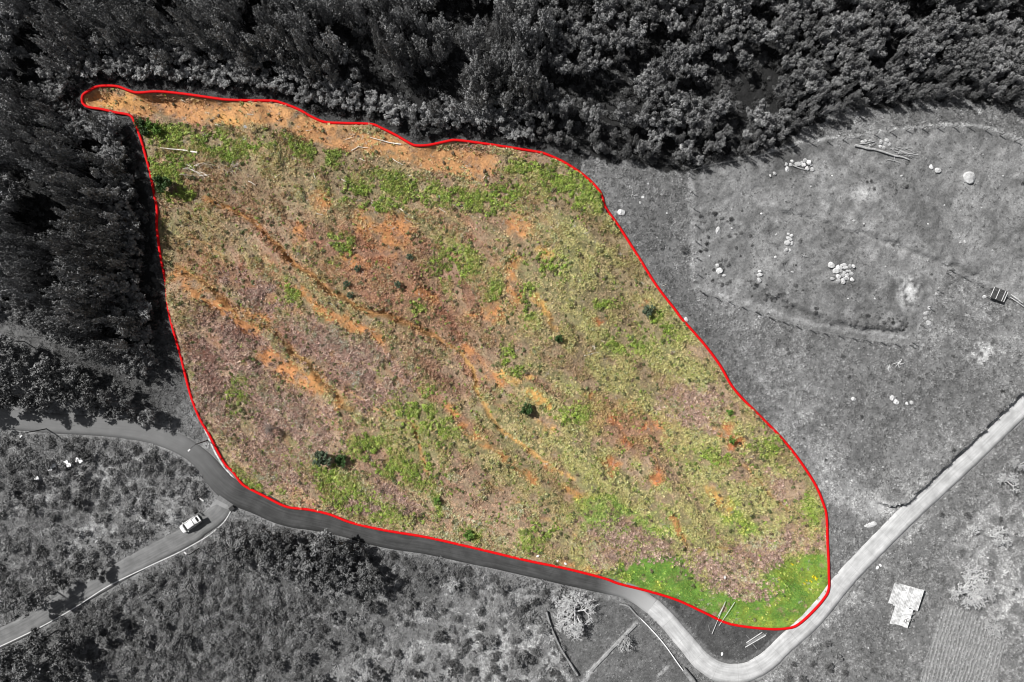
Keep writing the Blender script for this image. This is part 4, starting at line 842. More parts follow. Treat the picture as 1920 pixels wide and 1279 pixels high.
for px, py in [(652,532),(672,503),(770,482),(748,534),(658,553)]:
    shrub(px, py, .62, 'small grey green bush on the brown soil of the upper slope', 'small grey green bushes on the brown soil', pair=PS_, name='bush', cat='bush')
for px, py in [(268,232),(285,238),(300,246),(276,250)]:
    shrub(px, py, .9, 'dark green bush just below the narrow tip of the plot', 'dark bushes below the tip', pair=PL if px > 280 else PG, name='bush', cat='bush')

# bare trees
def bare_tree(name, px, py, h, spread, label, m, seed, dense=4, up=.6, tr=.12):
    r = random.Random(seed); tk = MB(); tw = MB()
    def grow(p, d, l, rad, lev):
        e = p + d * l; mid = p + d * l * .5 + Vector((r.uniform(-1, 1), r.uniform(-1, 1), r.uniform(-1, 1))) * l * .07
        (tk if lev < 2 else tw).tube([p, mid, e], [rad, rad * .85, rad * .7], 5 if lev < 2 else 3, False)
        if lev >= 5: return
        for k in range((dense if lev < 3 else 3) if lev else dense + 2):
            a = r.uniform(0, 6.28); ax_ = d.orthogonal().normalized(); ax_.rotate(Matrix.Rotation(a, 3, d)); nd = (d * up + ax_ * r.uniform(.5, 1.0)).normalized()
            grow(p + d * l * r.uniform(.45, 1.0), nd, l * r.uniform(.5, .75), max(rad * .5, .013), lev + 1)
    grow(Vector((0, 0, -.2)), Vector((0, 0, 1)), h * .38, tr, 0)
    zm = max(q[2] for q in tw.v); rm = max(math.hypot(q[0], q[1]) for q in tw.v)
    for mb in (tk, tw): mb.v = [(q[0] * spread / rm, q[1] * spread / rm, q[2] * h / zm) for q in mb.v]
    t = empty(name, P(px, py), r.uniform(0, 6.28)); tk.build('trunk', m, t); tw.build('crown', m, t); set_props(t, label, 'tree'); return t
B1, B2 = M['bare_twig'], M['bare_twig_dim']
bare_tree('bare_tree', 1076, 1142, 4.2, 5.4, 'wide pale leafless tree in the garden below the lower road', B1, 1, 5)
bare_tree('bare_tree', 1055, 1125, 3.4, 3.2, 'smaller pale leafless tree at the top corner of the lower garden', B1, 11, 4)
bare_tree('bare_tree', 1168, 1200, 3.0, 2.3, 'small grey leafless tree in the lower garden beside the earth ridge', B2, 2, 4)
bare_tree('bare_tree', 1800, 1100, 4.0, 5.8, 'broad pale leafless tree at the head of the ridged field', B1, 3, 5)
bare_tree('bare_tree', 1832, 1110, 3.4, 3.8, 'second pale leafless tree at the head of the ridged field, nearer the frame edge', B2, 13, 4)
bare_tree('bare_tree', 1858, 1172, 3.0, 2.6, 'grey leafless tree beside the right side of the ridged field', B2, 4, 4)
bare_tree('bare_tree', 1870, 1000, 3.4, 3.0, 'pale leafless tree on the grassland right of the concrete lane', B1, 5, 4)
bare_tree('bare_tree', 1820, 995, 2.4, 2.0, 'thin leafless sapling between the dark bushes right of the lane', B1, 6, 3)
bare_tree('bare_tree', 1878, 900, 3.2, 2.6, 'pale leafless tree near the right frame edge above the others', B1, 7, 4)
bare_tree('bare_tree', 1905, 870, 3.2, 2.6, 'uppermost leafless tree by the concrete lane at the right frame edge', B2, 8, 4)
bare_tree('bare_tree', 850, 1090, 2.6, 1.8, 'pale leafless sapling in the scrub just below the asphalt road', B1, 9, 4)
bare_tree('bare_tree', 690, 1240, 4.0, 3.4, 'grey leafless tree in the scrub at the bottom edge', B2, 10, 4)
bare_tree('bare_tree', 325, 965, 2.4, 2.2, 'pale leafless bush on the verge beside the white car', B1, 12, 4)
M['dead_twig'] = mat('dead_twig', (.36, .30, .27), .9, .2, 2)
bare_tree('dead_tree', 521, 801, 4.6, 2.6, 'grey leafless dead tree on the lower left slope of the plot', M['dead_twig'], 14, 4)
#PART3
# ------------------------------------------------------------------ rocks
def rock_mesh(seed, sub=2, lo=.45):
    bm = bmesh.new(); bmesh.ops.create_icosphere(bm, subdivisions=sub, radius=1.0); r = random.Random(seed)
    planes = [(Vector((r.gauss(0, 1), r.gauss(0, 1), r.gauss(.3, 1))).normalized(), r.uniform(lo, .88)) for _ in range(11)]
    for v in bm.verts:
        for n_, d in planes:
            q = v.co.dot(n_)
            if q > d: v.co -= n_ * (q - d) * .95
        v.co *= 1 + r.uniform(-.035, .035)
    me = bpy.data.meshes.new('rock'); bm.to_mesh(me); bm.free(); me.materials.append(M['rock']); return me
RK = [rock_mesh(500 + i) for i in range(8)]; BIG = rock_mesh(533, 3, .7)
rr_ = random.Random(12)
def rock(px, py, w, h, label, group=None, ang=None, name='rock', z=None, lift=0.0, me=None, flat=.7):
    a_, b_ = w * S / 2, h * S / 2; zz = (min(a_, b_) * flat if z is None else z); p = P(px, py, zz * .32 + .05 + lift)
    o = link(bpy.data.objects.new(name, me or rr_.choice(RK))); o.location = p; o.scale = (a_ * 1.12, b_ * 1.12, zz); o.rotation_euler = (rr_.uniform(-.15, .15), rr_.uniform(-.15, .15), rr_.uniform(-.4, .4) if ang is None else R(ang))
    return set_props(o, label, 'rock', group)
z3 = lambda x0, y0, k: (lambda u, v, w, h=None: (x0 + u / k, y0 + v / k, w / k, (h or w) / k))
A_ = z3(1580, 240, 6.857); B_ = z3(1400, 240, 6.393); C_ = z3(1280, 380, 5.333); D_ = z3(1680, 440, 6.396); E_ = z3(1280, 426, 3.0)
px, py, w, h = A_(1610, 640, 168, 158); rock(px, py, w, h, 'largest pale boulder standing alone at the right of the paddock', name='boulder', z=.75, me=BIG)
rock(*A_(1220, 545, 100, 76), 'right stone of the pale pair left of the largest boulder'); rock(*A_(1130, 505, 62, 62), 'smaller left stone of the pale pair left of the largest boulder')
rock(*A_(270, 172, 105, 48), 'long flat pale rock at the left end of the log pile', ang=20)
for q in [(355,160,52,30),(485,180,64,62),(555,165,74,62),(550,207,52,46),(600,215,58,52),(480,237,52,42),(520,252,62,42),(345,220,32,26)]:
    rock(*A_(*q), 'pale rounded rock heaped behind the log pile', 'rocks behind the log pile')
for q in [(470,440,52,48),(485,497,52,70),(540,400,46,46),(525,440,46,46),(610,435,80,55),(690,390,60,58),(740,415,76,76),(680,445,52,48),(720,487,56,52),(785,497,62,58),(655,415,40,36),(770,440,40,40)]:
    rock(*B_(*q), 'pale rounded rock in the heap near the top left of the paddock', 'rocks of the upper left heap')
rock(*B_(330, 548, 48), 'pale rock lying alone left of the upper left heap'); rock(*B_(1100, 95, 30), 'small pale rock beside the track above the paddock fence')
rock(*B_(1280, 1115, 36), 'small white stone near the middle furrow of the paddock'); rock(*B_(280, 572, 26, 34), 'smallest stone left of the upper left heap')
for q in [(1480,625,84,68),(1545,650,52,50),(1525,685,62,60),(1600,625,62,38),(1625,652,72,38),(1665,635,42,40),(1700,635,36,46),(1575,687,46,48),(1590,727,52,38),(1635,687,52,28),(1667,687,32,30),(1680,710,56,36),(1550,737,48,46),(1490,760,54,32),(1545,782,58,60),(1595,787,52,56),(1640,752,46,44),(1690,770,52,42),(1640,725,42,38),(1615,762,42,40),(1570,655,44,40),(1610,700,40,34)]:
    rock(*C_(*q), 'pale angular rock in the largest heap at the middle of the paddock', 'rocks of the largest heap', lift=rr_.choice([0, 0, .12, .22]))
for q in [(1055,315,36,32),(1085,330,36,34),(1065,360,66,38),(1085,410,36,48),(1035,475,46,42),(1070,475,28,36)]:
    rock(*C_(*q), 'pale rock in the short line of stones left of the largest heap', 'line of stones left of the largest heap')
rock(*C_(1045, 405, 74, 68), 'biggest rock in the short line of stones left of the largest heap', z=.5)
rock(*C_(355, 280, 52, 82), 'tall pale rock by the left paddock fence among dark scrub', ang=-10); rock(*C_(345, 625, 42), 'upper of the three rocks near the lower left paddock corner')
rock(*C_(365, 685, 62), 'biggest of the three rocks near the lower left paddock corner'); rock(*C_(410, 730, 44, 26), 'smallest of the three rocks near the lower left paddock corner', ang=30)
for q in [(770,690,50,36),(765,725,60,36),(760,775,50,50)]: rock(*C_(*q), 'pale rock half hidden by the dark bush in the lower left of the paddock', 'rocks by the dark paddock bush')
rock(*C_(925, 545, 28), 'small stone left of the dug roots in the paddock'); rock(*C_(1095, 693, 32, 22), 'small pointed stone left of the largest heap'); rock(*C_(785, 112, 30, 24), 'small stone at the left end of the middle furrow')
rock(*D_(400, 880, 52), 'uppermost of the four white rocks by the lower right paddock fence'); rock(*D_(355, 945, 64, 56), 'second of the four white rocks by the lower right paddock fence')
rock(*D_(340, 1005, 62, 42), 'third of the four white rocks by the lower right paddock fence'); rock(*D_(380, 1070, 98, 84), 'largest and lowest of the four white rocks by the paddock fence', z=.5)
rock(*D_(480, 712, 46, 36), 'pale stone on the fence line above the four white rocks'); rock(*D_(1055, 747, 46, 42), 'pale stone lying beside the small dark lean-to'); rock(*D_(820, 85, 32, 42), 'pale stone in the open upper right of the paddock')
for q in [(960,965,26),(1180,960,36),(1200,982,30),(1285,985,26),(1258,992,20)]: rock(*E_(*q), 'white stone in the loose cluster below the paddock', 'loose cluster of white stones below the paddock')
rock(1165, 398, 14, 13, 'pale angular rock just right of the upper right plot edge', z=.5); rock(1286, 599, 10, 9, 'small rock against the red line at the right of the plot')
rock(461, 238, 7, 6, 'pale stone on the orange track near the top edge of the plot'); rock(824, 369, 8, 6, 'cream coloured stone among the green brambles of the upper slope')
rock(1632, 984, 29, 11, 'long white slab lying beside the concrete lane', ang=17, name='stone_slab', z=.22)
for px, py, w in [(1350,402,4),(1372,428,4),(1455,440,5),(1620,420,5),(1690,330,5),(1740,420,4),(1800,455,4),(1860,470,5),(1770,385,4),(1840,390,4),(1560,330,5),(1520,350,4),(1660,500,4),(1480,470,5),(1640,560,4),(1590,560,4),(1760,540,4),(1330,480,4),(1880,330,4),(1590,420,5)]:
    rock(px, py, w, w * .8, 'tiny pale stone scattered on the paddock grass', 'scattered tiny paddock stones')
for px, py, w in [(1180,350,5),(1200,380,6),(1240,365,5),(1215,345,5),(1250,400,5),(1205,370,6),(1195,460,4),(1232,445,4)]:
    rock(px, py, w, w * .8, 'tiny pale stone in the rough strip left of the paddock', 'tiny stones left of the paddock')
for px, py, w in [(1655,876,5),(1637,880,4),(1683,910,4),(1850,1035,5),(1905,870,6),(1812,995,4),(1795,1045,5),(1868,1090,4),(1900,1060,5),(1590,1222,5),(1628,1215,4),(1690,1188,4)]:
    rock(px, py, w, w * .8, 'tiny white stone on the grass along the concrete lane', 'tiny stones along the lane')

# ------------------------------------------------------------------ logs, branches, stumps, poles
def log(pts, r0, r1, m, label, name='log', dz=0.0, group=None, branches=(), cat='log'):
    mb = MB(); p3 = [P(*p, r0 + dz) for p in pts]; o3 = p3[0].copy(); k = len(p3)
    lp = [p - o3 + Vector((0, 0, .16)) for p in p3]; pts2 = []; r0 *= 1.35; r1 *= 1.35
    for i in range(k - 1):
        for t in (0, .5): pts2.append(lp[i].lerp(lp[i + 1], t) + Vector((rr_.uniform(-1, 1), rr_.uniform(-1, 1), 0)) * r0 * .4)
    pts2.append(lp[-1]); n_ = len(pts2); mb.tube(pts2, [r0 + (r1 - r0) * i / (n_ - 1) for i in range(n_)], 7)
    t = None
    if branches:
        t = empty(name, o3); mb.build('trunk', m, t)
        for b0, b1, rb in branches:
            bb = MB(); q0 = P(*b0, r0 + dz) - o3; q1 = P(*b1, r0 + dz + .15) - o3; bb.tube([q0, q0.lerp(q1, .5) + Vector((0, 0, .1)), q1], [rb, rb * .8, rb * .35], 5); bb.build('branch', m, t)
    else:
        t = mb.build(name, m); t.location = o3
    return set_props(t, label, cat, group)
a2 = lambda u, v: (1580 + u / 6.857, 240 + v / 6.857)
log([a2(150,225), a2(300,262), a2(480,305), a2(660,360), a2(840,412)], .20, .10, M['log'], 'long grey felled trunk lying in the upper paddock', branches=[(a2(300,262), a2(420,190), .07), (a2(660,360), a2(640,440), .05), (a2(700,372), a2(760,330), .04)])
log([a2(215,212), a2(300,200), a2(400,175)], .08, .04, M['log'], 'short branch crossing behind the thick end of the felled trunk', 'branch', cat='branch')
log([a2(720,305), a2(840,335), a2(955,352)], .10, .07, M['log'], 'pale log at the right end of the log pile', dz=.1)
for i, (u0, v0, u1, v1) in enumerate([(600,270,760,310),(640,300,900,380),(700,330,880,350),(760,260,900,310),(680,250,800,290),(560,410,730,455),(800,370,960,380),(740,290,700,340),(850,350,960,310),(620,290,700,270),(790,262,880,262),(770,350,900,400)]):
    log([a2(u0, v0), a2((u0 + u1) / 2, (v0 + v1) / 2 - 8), a2(u1, v1)], .05, .025, M['log'], 'thin grey branch in the tangle at the right end of the felled trunk', 'branch', dz=rr_.uniform(0, .3), group='tangled branches by the felled trunk', cat='branch')
log([B_(545,450,1)[:2], B_(620,485,1)[:2], B_(710,505,1)[:2]], .09, .06, M['log'], 'curved pale branch below the upper left rock heap', 'branch', cat='branch')
# fallen wood on the plot
LP, BP = M['log_plot'], M['branch_plot']
log([(372,286),(345,283),(302,278)], .15, .05, LP, 'long white fallen trunk in the upper left of the plot', branches=[((320,280),(311,286),.05)])
log([(753,271),(730,268),(710,263),(694,258)], .10, .04, LP, 'pale stripped trunk lying on the orange track by the top edge', branches=[((715,264),(722,259),.03)])
log([(660,283),(672,276),(690,278)], .06, .03, LP, 'short pale branch at the lower side of the orange track', 'branch', cat='branch')
log([(736,298),(745,304),(756,310)], .06, .03, LP, 'pale branch where the orange track meets the green brambles', 'branch', cat='branch')
log([(981,376),(966,376),(957,382)], .07, .03, LP, 'white crooked branch at the right end of the upper brambles', 'branch', cat='branch')
log([(750,391),(758,397),(768,404)], .06, .04, LP, 'pale branch just below the green bramble band', 'branch', cat='branch')
log([(640,336),(648,341),(655,341)], .05, .03, LP, 'bent pale stick at the left end of the bramble band', 'branch', cat='branch')
log([(305,367),(322,352),(340,334)], .06, .03, BP, 'forked grey branch leaning in the shade at the left plot edge', 'branch', branches=[((322,352),(321,362),.03)], cat='branch')
log([(451,264),(458,263),(463,260)], .08, .04, LP, 'short white log right of the upper left brambles')
log([(466,340),(473,343),(480,348)], .06, .03, LP, 'small white stick right of the brush heaps', 'branch', cat='branch')
log([(516,766),(520,768),(525,770)], .09, .06, LP, 'short white log on the mauve bracken slope')
log([(760,412),(772,417),(785,420)], .05, .03, BP, 'thin dead branch above the large orange bare patch', 'branch', cat='branch')
log([(1095,667),(1108,664),(1118,660),(1127,664)], .07, .03, LP, 'pale crooked branch in the middle right of the plot', 'branch', branches=[((1118,660),(1113,650),.05)], cat='branch')
for i in range(22):
    a = rr_.uniform(-.5, .9); cx, cy = rr_.uniform(346, 396), rr_.uniform(306, 332); l = rr_.uniform(8, 22); log([(cx - l * math.cos(a) / 2, cy - l * math.sin(a) / 2), (cx, cy - 1), (cx + l * math.cos(a) / 2, cy + l * math.sin(a) / 2)], .045, .02, LP if i % 2 else BP, 'dead grey branch in the left brush heap near the upper left edge', 'branch', dz=rr_.uniform(0, .4), group='branches of the left brush heap', cat='branch')
for i in range(22):
    a = rr_.uniform(0, 3.1); cx, cy = rr_.uniform(422, 448), rr_.uniform(308, 336); l = rr_.uniform(7, 16); log([(cx - l * math.cos(a) / 2, cy - l * math.sin(a) / 2), (cx, cy - 1), (cx + l * math.cos(a) / 2, cy + l * math.sin(a) / 2)], .04, .02, BP, 'dead grey branch in the right brush heap near the upper left edge', 'branch', dz=rr_.uniform(0, .4), group='branches of the right brush heap', cat='branch')
for i, (cx, cy, a, l) in enumerate([(560,300,.3,14),(590,330,1.2,12),(520,330,-.5,12),(600,402,.2,12),(655,260,-.3,14),(830,395,.5,16),(870,385,-.2,14),(700,385,1,12),(950,280,1.3,9),(910,330,-.9,14),(895,345,-.6,12),(1000,345,.5,10),(620,570,.3,10),(725,330,.5,14),(770,330,.3,12),(1245,535,-.4,9),(1130,640,.4,9),(680,300,.5,12),(490,300,.7,12),(540,260,.2,14),(580,245,-.2,12),(470,215,.1,12),(345,190,.5,10),(410,235,.2,14)]):
    log([(cx - l * math.cos(a) / 2, cy - l * math.sin(a) / 2), (cx, cy), (cx + l * math.cos(a) / 2, cy + l * math.sin(a) / 2)], .045, .02, LP, 'loose pale stick lying on the upper slope of the plot', 'branch', group='loose sticks on the upper slope', cat='branch')
def stump(px, py, s, label, m, seed):
    r = random.Random(seed); t = empty('root_stump', P(px, py)); mb = MB(); mb.tube([(0, 0, -.1), (0, 0, .3 * s), (.1 * s, 0, .6 * s)], [.32 * s, .26 * s, .2 * s], 8); mb.build('trunk', m, t)
    for k in range(8):
        a = k * .8 + r.uniform(-.3, .3); l = r.uniform(.8, 1.7) * s; q = MB(); q.tube([(0, 0, .2 * s), (math.cos(a) * l * .5, math.sin(a) * l * .5, r.uniform(.2, .6) * s), (math.cos(a + .3) * l, math.sin(a + .3) * l, r.uniform(.05, .7) * s)], [.13 * s, .09 * s, .03 * s], 5); q.build('root', m, t)
    return set_props(t, label, 'stump')
M['stump'] = mat('stump', g3(.5), .9, .25, 2, .3)
stump(*E_(1212, 765, 1)[:2], .8, 'white uprooted stump with spread roots below the paddock', M['stump'], 1); stump(*E_(1155, 792, 1)[:2], .55, 'smaller white root left of the uprooted stump', M['stump'], 2)
stump(*C_(1210, 530, 1)[:2], .5, 'dug-out root lump left of the largest rock heap', M['log'], 3); stump(*C_(1010, 600, 1)[:2], .5, 'dark root lump below the line of stones', M['bark'], 4)
stump(1835, 212, .5, 'pale root at the forest edge above the paddock track', M['stump'], 5); stump(1115, 650, .5, 'pale root lump in the middle right of the plot', M['log_plot'], 6)
# stakes and planks at the lower tip
def plank(p0, p1, w, h, m, label, group=None, dz=.05, name='plank', cat='plank'):
    a, b = P(*p0, dz), P(*p1, dz); d = b - a; l = d.length; mb = MB(); mb.box((l / 2, 0, h / 2), (l, w, h)); o = mb.build(name, m); o.location = a; o.rotation_euler = d.to_track_quat('X', 'Z').to_euler(); return set_props(o, label, cat, group)
v6 = lambda u, v: (1300 + u / 6.427, 1080 + v / 6.427)
for i, (q0, q1, lb) in enumerate([(v6(215,690), v6(378,298), 'left long white stake crossing the red line at the lower tip'), (v6(285,480), v6(345,370), 'short white stake beside the left long stake at the lower tip'), (v6(300,590), v6(490,305), 'right long white stake crossing the red line at the lower tip'), (v6(175,580), v6(200,670), 'short grey stake below the crossing white stakes')]):
    plank(q0, q1, .075, .06, M['plank'] if i < 3 else M['plank_dim'], lb, dz=.42 if i < 3 else .1, name='stake', cat='stake')
for q0, q1 in [((635,800),(825,675)),((640,815),(850,690)),((650,820),(880,690)),((620,855),(870,710))]:
    plank(v6(*q0), v6(*q1), .16, .06, M['plank'] if q0[0] < 640 else M['plank_dim'], 'long weathered plank in the stack on the dark verge', 'planks stacked on the verge', dz=.14)
plank(v6(715,820), v6(762,872), .12, .06, M['plank_dim'], 'short batten under the lower end of the plank stack', dz=.06); plank(v6(635,710), v6(680,765), .08, .06, M['plank_dim'], 'short batten under the upper end of the plank stack', dz=.06)
def bag(px, py, s, label, group=None, name='plastic_bag', cat='bag', m=None):
    o = link(bpy.data.objects.new(name, bag_me)); o.location = P(px, py, .12 * s); o.scale = (.36 * s, .27 * s, .2 * s); o.rotation_euler = (0, 0, rr_.uniform(0, 3)); return set_props(o, label, cat, group)
bag_me = rock_mesh(560, 2); bag_me.name = 'plastic_bag'; bag_me.materials.clear(); bag_me.materials.append(M['bag'])
bag(1358, 1082, 1.2, 'white plastic bag on the straw at the lower tip of the plot'); bag(1353, 1226, 1.1, 'white plastic scrap on the dark verge by the lane bend')
bag(1644, 1064, 1.2, 'left of the two white bags beside the concrete lane'); bag(1650, 1060, 1.0, 'right of the two white bags beside the concrete lane')
for px, py in [(1008,1046),(1028,1050),(1045,1055),(1060,1061)]: bag(px, py - 4, 1.0, 'white scrap along the kerb at the lower plot edge', 'white scraps along the lower plot edge', 'paper_scrap', 'scrap')
# yellow flower clumps
fl = bush_mesh('flowers', 600, 60, .5, .35, .13, mat('yellow_flower', (.75, .62, .02), .6, .2, 3), 4)
for px, py, s in [(1527,1083,1.3),(1520,1090,.7),(1508,1094,.7),(1512,1088,.5),(1485,1058,.7)]:
    o = link(bpy.data.objects.new('flower_clump', fl)); o.location = P(px, py, .1); o.scale = (s, s, s); set_props(o, 'clump of yellow flowers in the turf at the lower right plot edge', 'flowers', 'yellow flower clumps')

# ------------------------------------------------------------------ fences
pm = MB(); pm.tube([(0, 0, -.3), (0, 0, .6), (0, 0, 1.45)], [.10, .095, .085], 7); POST = pm.mesh('post', M['post'])
def fence(pts, label, spacing=3.1, h=1.15, wires=3):
    c = np.array([w2(*p) for p in catmull(pts, 8)]); seg = np.r_[0, np.cumsum(np.hypot(*np.diff(c, axis=0).T))]; n_ = max(int(seg[-1] / spacing), 1) + 1; s_ = np.linspace(0, seg[-1], n_)
    fx = np.interp(s_, seg, c[:, 0]); fy = np.interp(s_, seg, c[:, 1]); o3 = Vector((fx[0], fy[0], float(ht(fx[0], fy[0])))); t = empty('wire_fence', o3); tops = []
    for i in range(n_):
        p = Vector((fx[i], fy[i], float(ht(fx[i], fy[i])))) - o3; q = link(bpy.data.objects.new('post', POST), t); q.location = p; q.scale = (1, 1, h * rr_.uniform(.92, 1.08)); q.rotation_euler = (rr_.uniform(-.06, .06), rr_.uniform(-.06, .06), rr_.uniform(0, 3)); tops.append(p)
    for k in range(wires):
        mb = MB(); zz = (.45 + .42 * k) * h; mb.tube([p + Vector((0, 0, zz)) for p in tops], .012, 3, False); mb.build('wire', M['wire'], t)
    return set_props(t, label, 'fence')
fence([(1292,322),(1330,311),(1420,294),(1500,272),(1600,259),(1690,245),(1800,239),(1850,246),(1930,275)], 'post and wire fence along the top of the paddock below the forest')
fence([(1292,330),(1298,370),(1304,430),(1308,500),(1312,545)], 'post and wire fence down the left side of the paddock')
fence([(1316,549),(1370,567),(1450,597),(1530,621),(1640,640),(1703,647)], 'post and wire fence along the bottom of the paddock', 2.8)
fence([(1774,512),(1745,565),(1722,615),(1708,642)], 'short post and wire fence climbing the lower right side of the paddock')
fence([(1780,506),(1840,537),(1880,556),(1935,580)], 'post and wire fence running from the paddock to the dark lean-to', 2.8)
fence([(1640,1175),(1632,1200),(1625,1225),(1618,1255),(1612,1290)], 'crooked fence of thin posts below the white roofed shack', 2.2, .8, 2)

# ------------------------------------------------------------------ low banks and pipes in the lower gardens
M['dry_bank'] = mat('dry_bank', g3(.26), .95, .3, 1.5, .5)
strip('earth_bank', [(1192,1170),(1165,1196),(1135,1226),(1107,1256)], 6, .35, M['dry_bank'], 'straight pale earth ridge across the lower garden', 'earth bank', 0, .8)
strip('garden_wall', [(1024,1142),(1032,1170),(1050,1210),(1068,1240),(1082,1262)], 4, .7, M['wall_block'], 'low grey wall down the left side of the lower garden', 'wall', 0, .6)
strip('garden_wall', [(1000,1100),(1035,1105),(1075,1109),(1110,1116)], 4, .3, M['dry_bank'], 'low pale kerb of earth above the pale leafless tree', 'earth bank', 0, .8)
mb = MB(); pp = [P(*p, .35) for p in catmull([(1183,1142),(1215,1173),(1245,1207),(1272,1245),(1292,1272),(1310,1300)], 5)]; o3 = pp[0].copy(); mb.tube([p - o3 for p in pp], .11, 6); o = mb.build('water_pipe', M['white_metal']); o.location = o3; set_props(o, 'long white pipe along the right side of the lower garden', 'pipe')
strip('garden_wall', [(1160,1130),(1176,1134),(1184,1142),(1200,1160)], 3, .5, M['wall_block'], 'short dark wall at the top corner of the lower garden', 'wall', 0, .4)
strip('garden_wall', [(1280,1252),(1296,1272),(1312,1295)], 9, .9, M['wall_block'], 'dark wall block by the lane at the bottom edge', 'wall', 0, .3)
hm = mat('box_grey', g3(.7), .6, .1, 2)
def hive(px, py, label, s=1.0):
    t = empty('beehive', P(px, py), rr_.uniform(-.3, .3) + .5); a = MB(); a.box((0, 0, .32), (.62 * s, .5 * s, .64)); a.build('box', hm, t); a = MB(); a.box((0, 0, .68), (.72 * s, .6 * s, .08)); a.build('lid', M['white_metal'], t); a = MB(); a.box((0, -.3 * s, .06), (.5 * s, .12, .04)); a.build('landing_board', M['plank'], t); return set_props(t, label, 'beehive', None)
for i, (px, py, lb) in enumerate([(98,878,'white hive box lowest in the row between the roads'),(105,872,'white hive box second lowest in the row between the roads'),(128,866,'white hive box at the middle of the row between the roads'),(133,871,'white hive box just right of the middle one between the roads'),(148,861,'upper left white hive box of the row between the roads'),(155,863,'uppermost right white hive box of the row between the roads'),(73,896,'lone white hive box below the row at the left')]): hive(px, py, lb, 1.15)

# ------------------------------------------------------------------ lamp poles
def lamp_pole(px, py, h, arm, label, lampm):
    p = P(px, py); t = empty('lamp_pole', p); a = MB(); a.tube([(0, 0, -.3), (0, 0, h * .5), (0, 0, h)], [.12, .1, .07], 8); a.build('pole', M['pole'], t)
    b_ = MB(); e = Vector((arm[0], arm[1], h + .25)); b_.tube([(0, 0, h - .1), Vector((arm[0] * .5, arm[1] * .5, h + .2)), e], .045, 6); b_.build('arm', M['pole'], t)
    c_ = MB(); c_.box(e + Vector((arm[0] * .15, arm[1] * .15, 0)), (.55, .25, .12), Matrix.Rotation(math.atan2(arm[1], arm[0]), 3, 'Z')); c_.build('lamp_head', lampm, t); return set_props(t, label, 'lamp pole')
lamp_pole(88, 804, 6.2, (-.4, -.5), 'dark lamp pole on the verge below the road at far left', M['lamp_glass'])
lamp_pole(389, 826, 5.2, (-.9, -.9), 'dark lamp pole at the road bend beside the red line', M['lamp_glass'])
lamp_pole(375, 1027, 4.6, (-.5, .4), 'dark pole on the lower verge of the side road', M['lamp_glass'])
o = link(bpy.data.objects.new('drain_box', None)); COL.objects.unlink(o); bpy.data.objects.remove(o)
t = empty('roadside_box', P(437, 952)); a = MB(); a.box((0, 0, .35), (.9, .7, .7)); a.build('box', M['pole'], t); a = MB(); a.box((0, 0, .73), (1.0, .8, .06)); a.build('lid', M['car_trim'], t); t.rotation_euler = (0, 0, .7); set_props(t, 'dark box at the end of the kerb by the road junction', 'box')
o = strip('low_wall', [(380,921),(389,929)], 3, .4, M['kerb'], 'short pale wall stub at the upper side of the junction apron', 'wall'); o = strip('low_wall', [(373,930),(385,938)], 3, .4, M['kerb'], 'short pale wall stub at the lower side of the junction apron', 'wall')

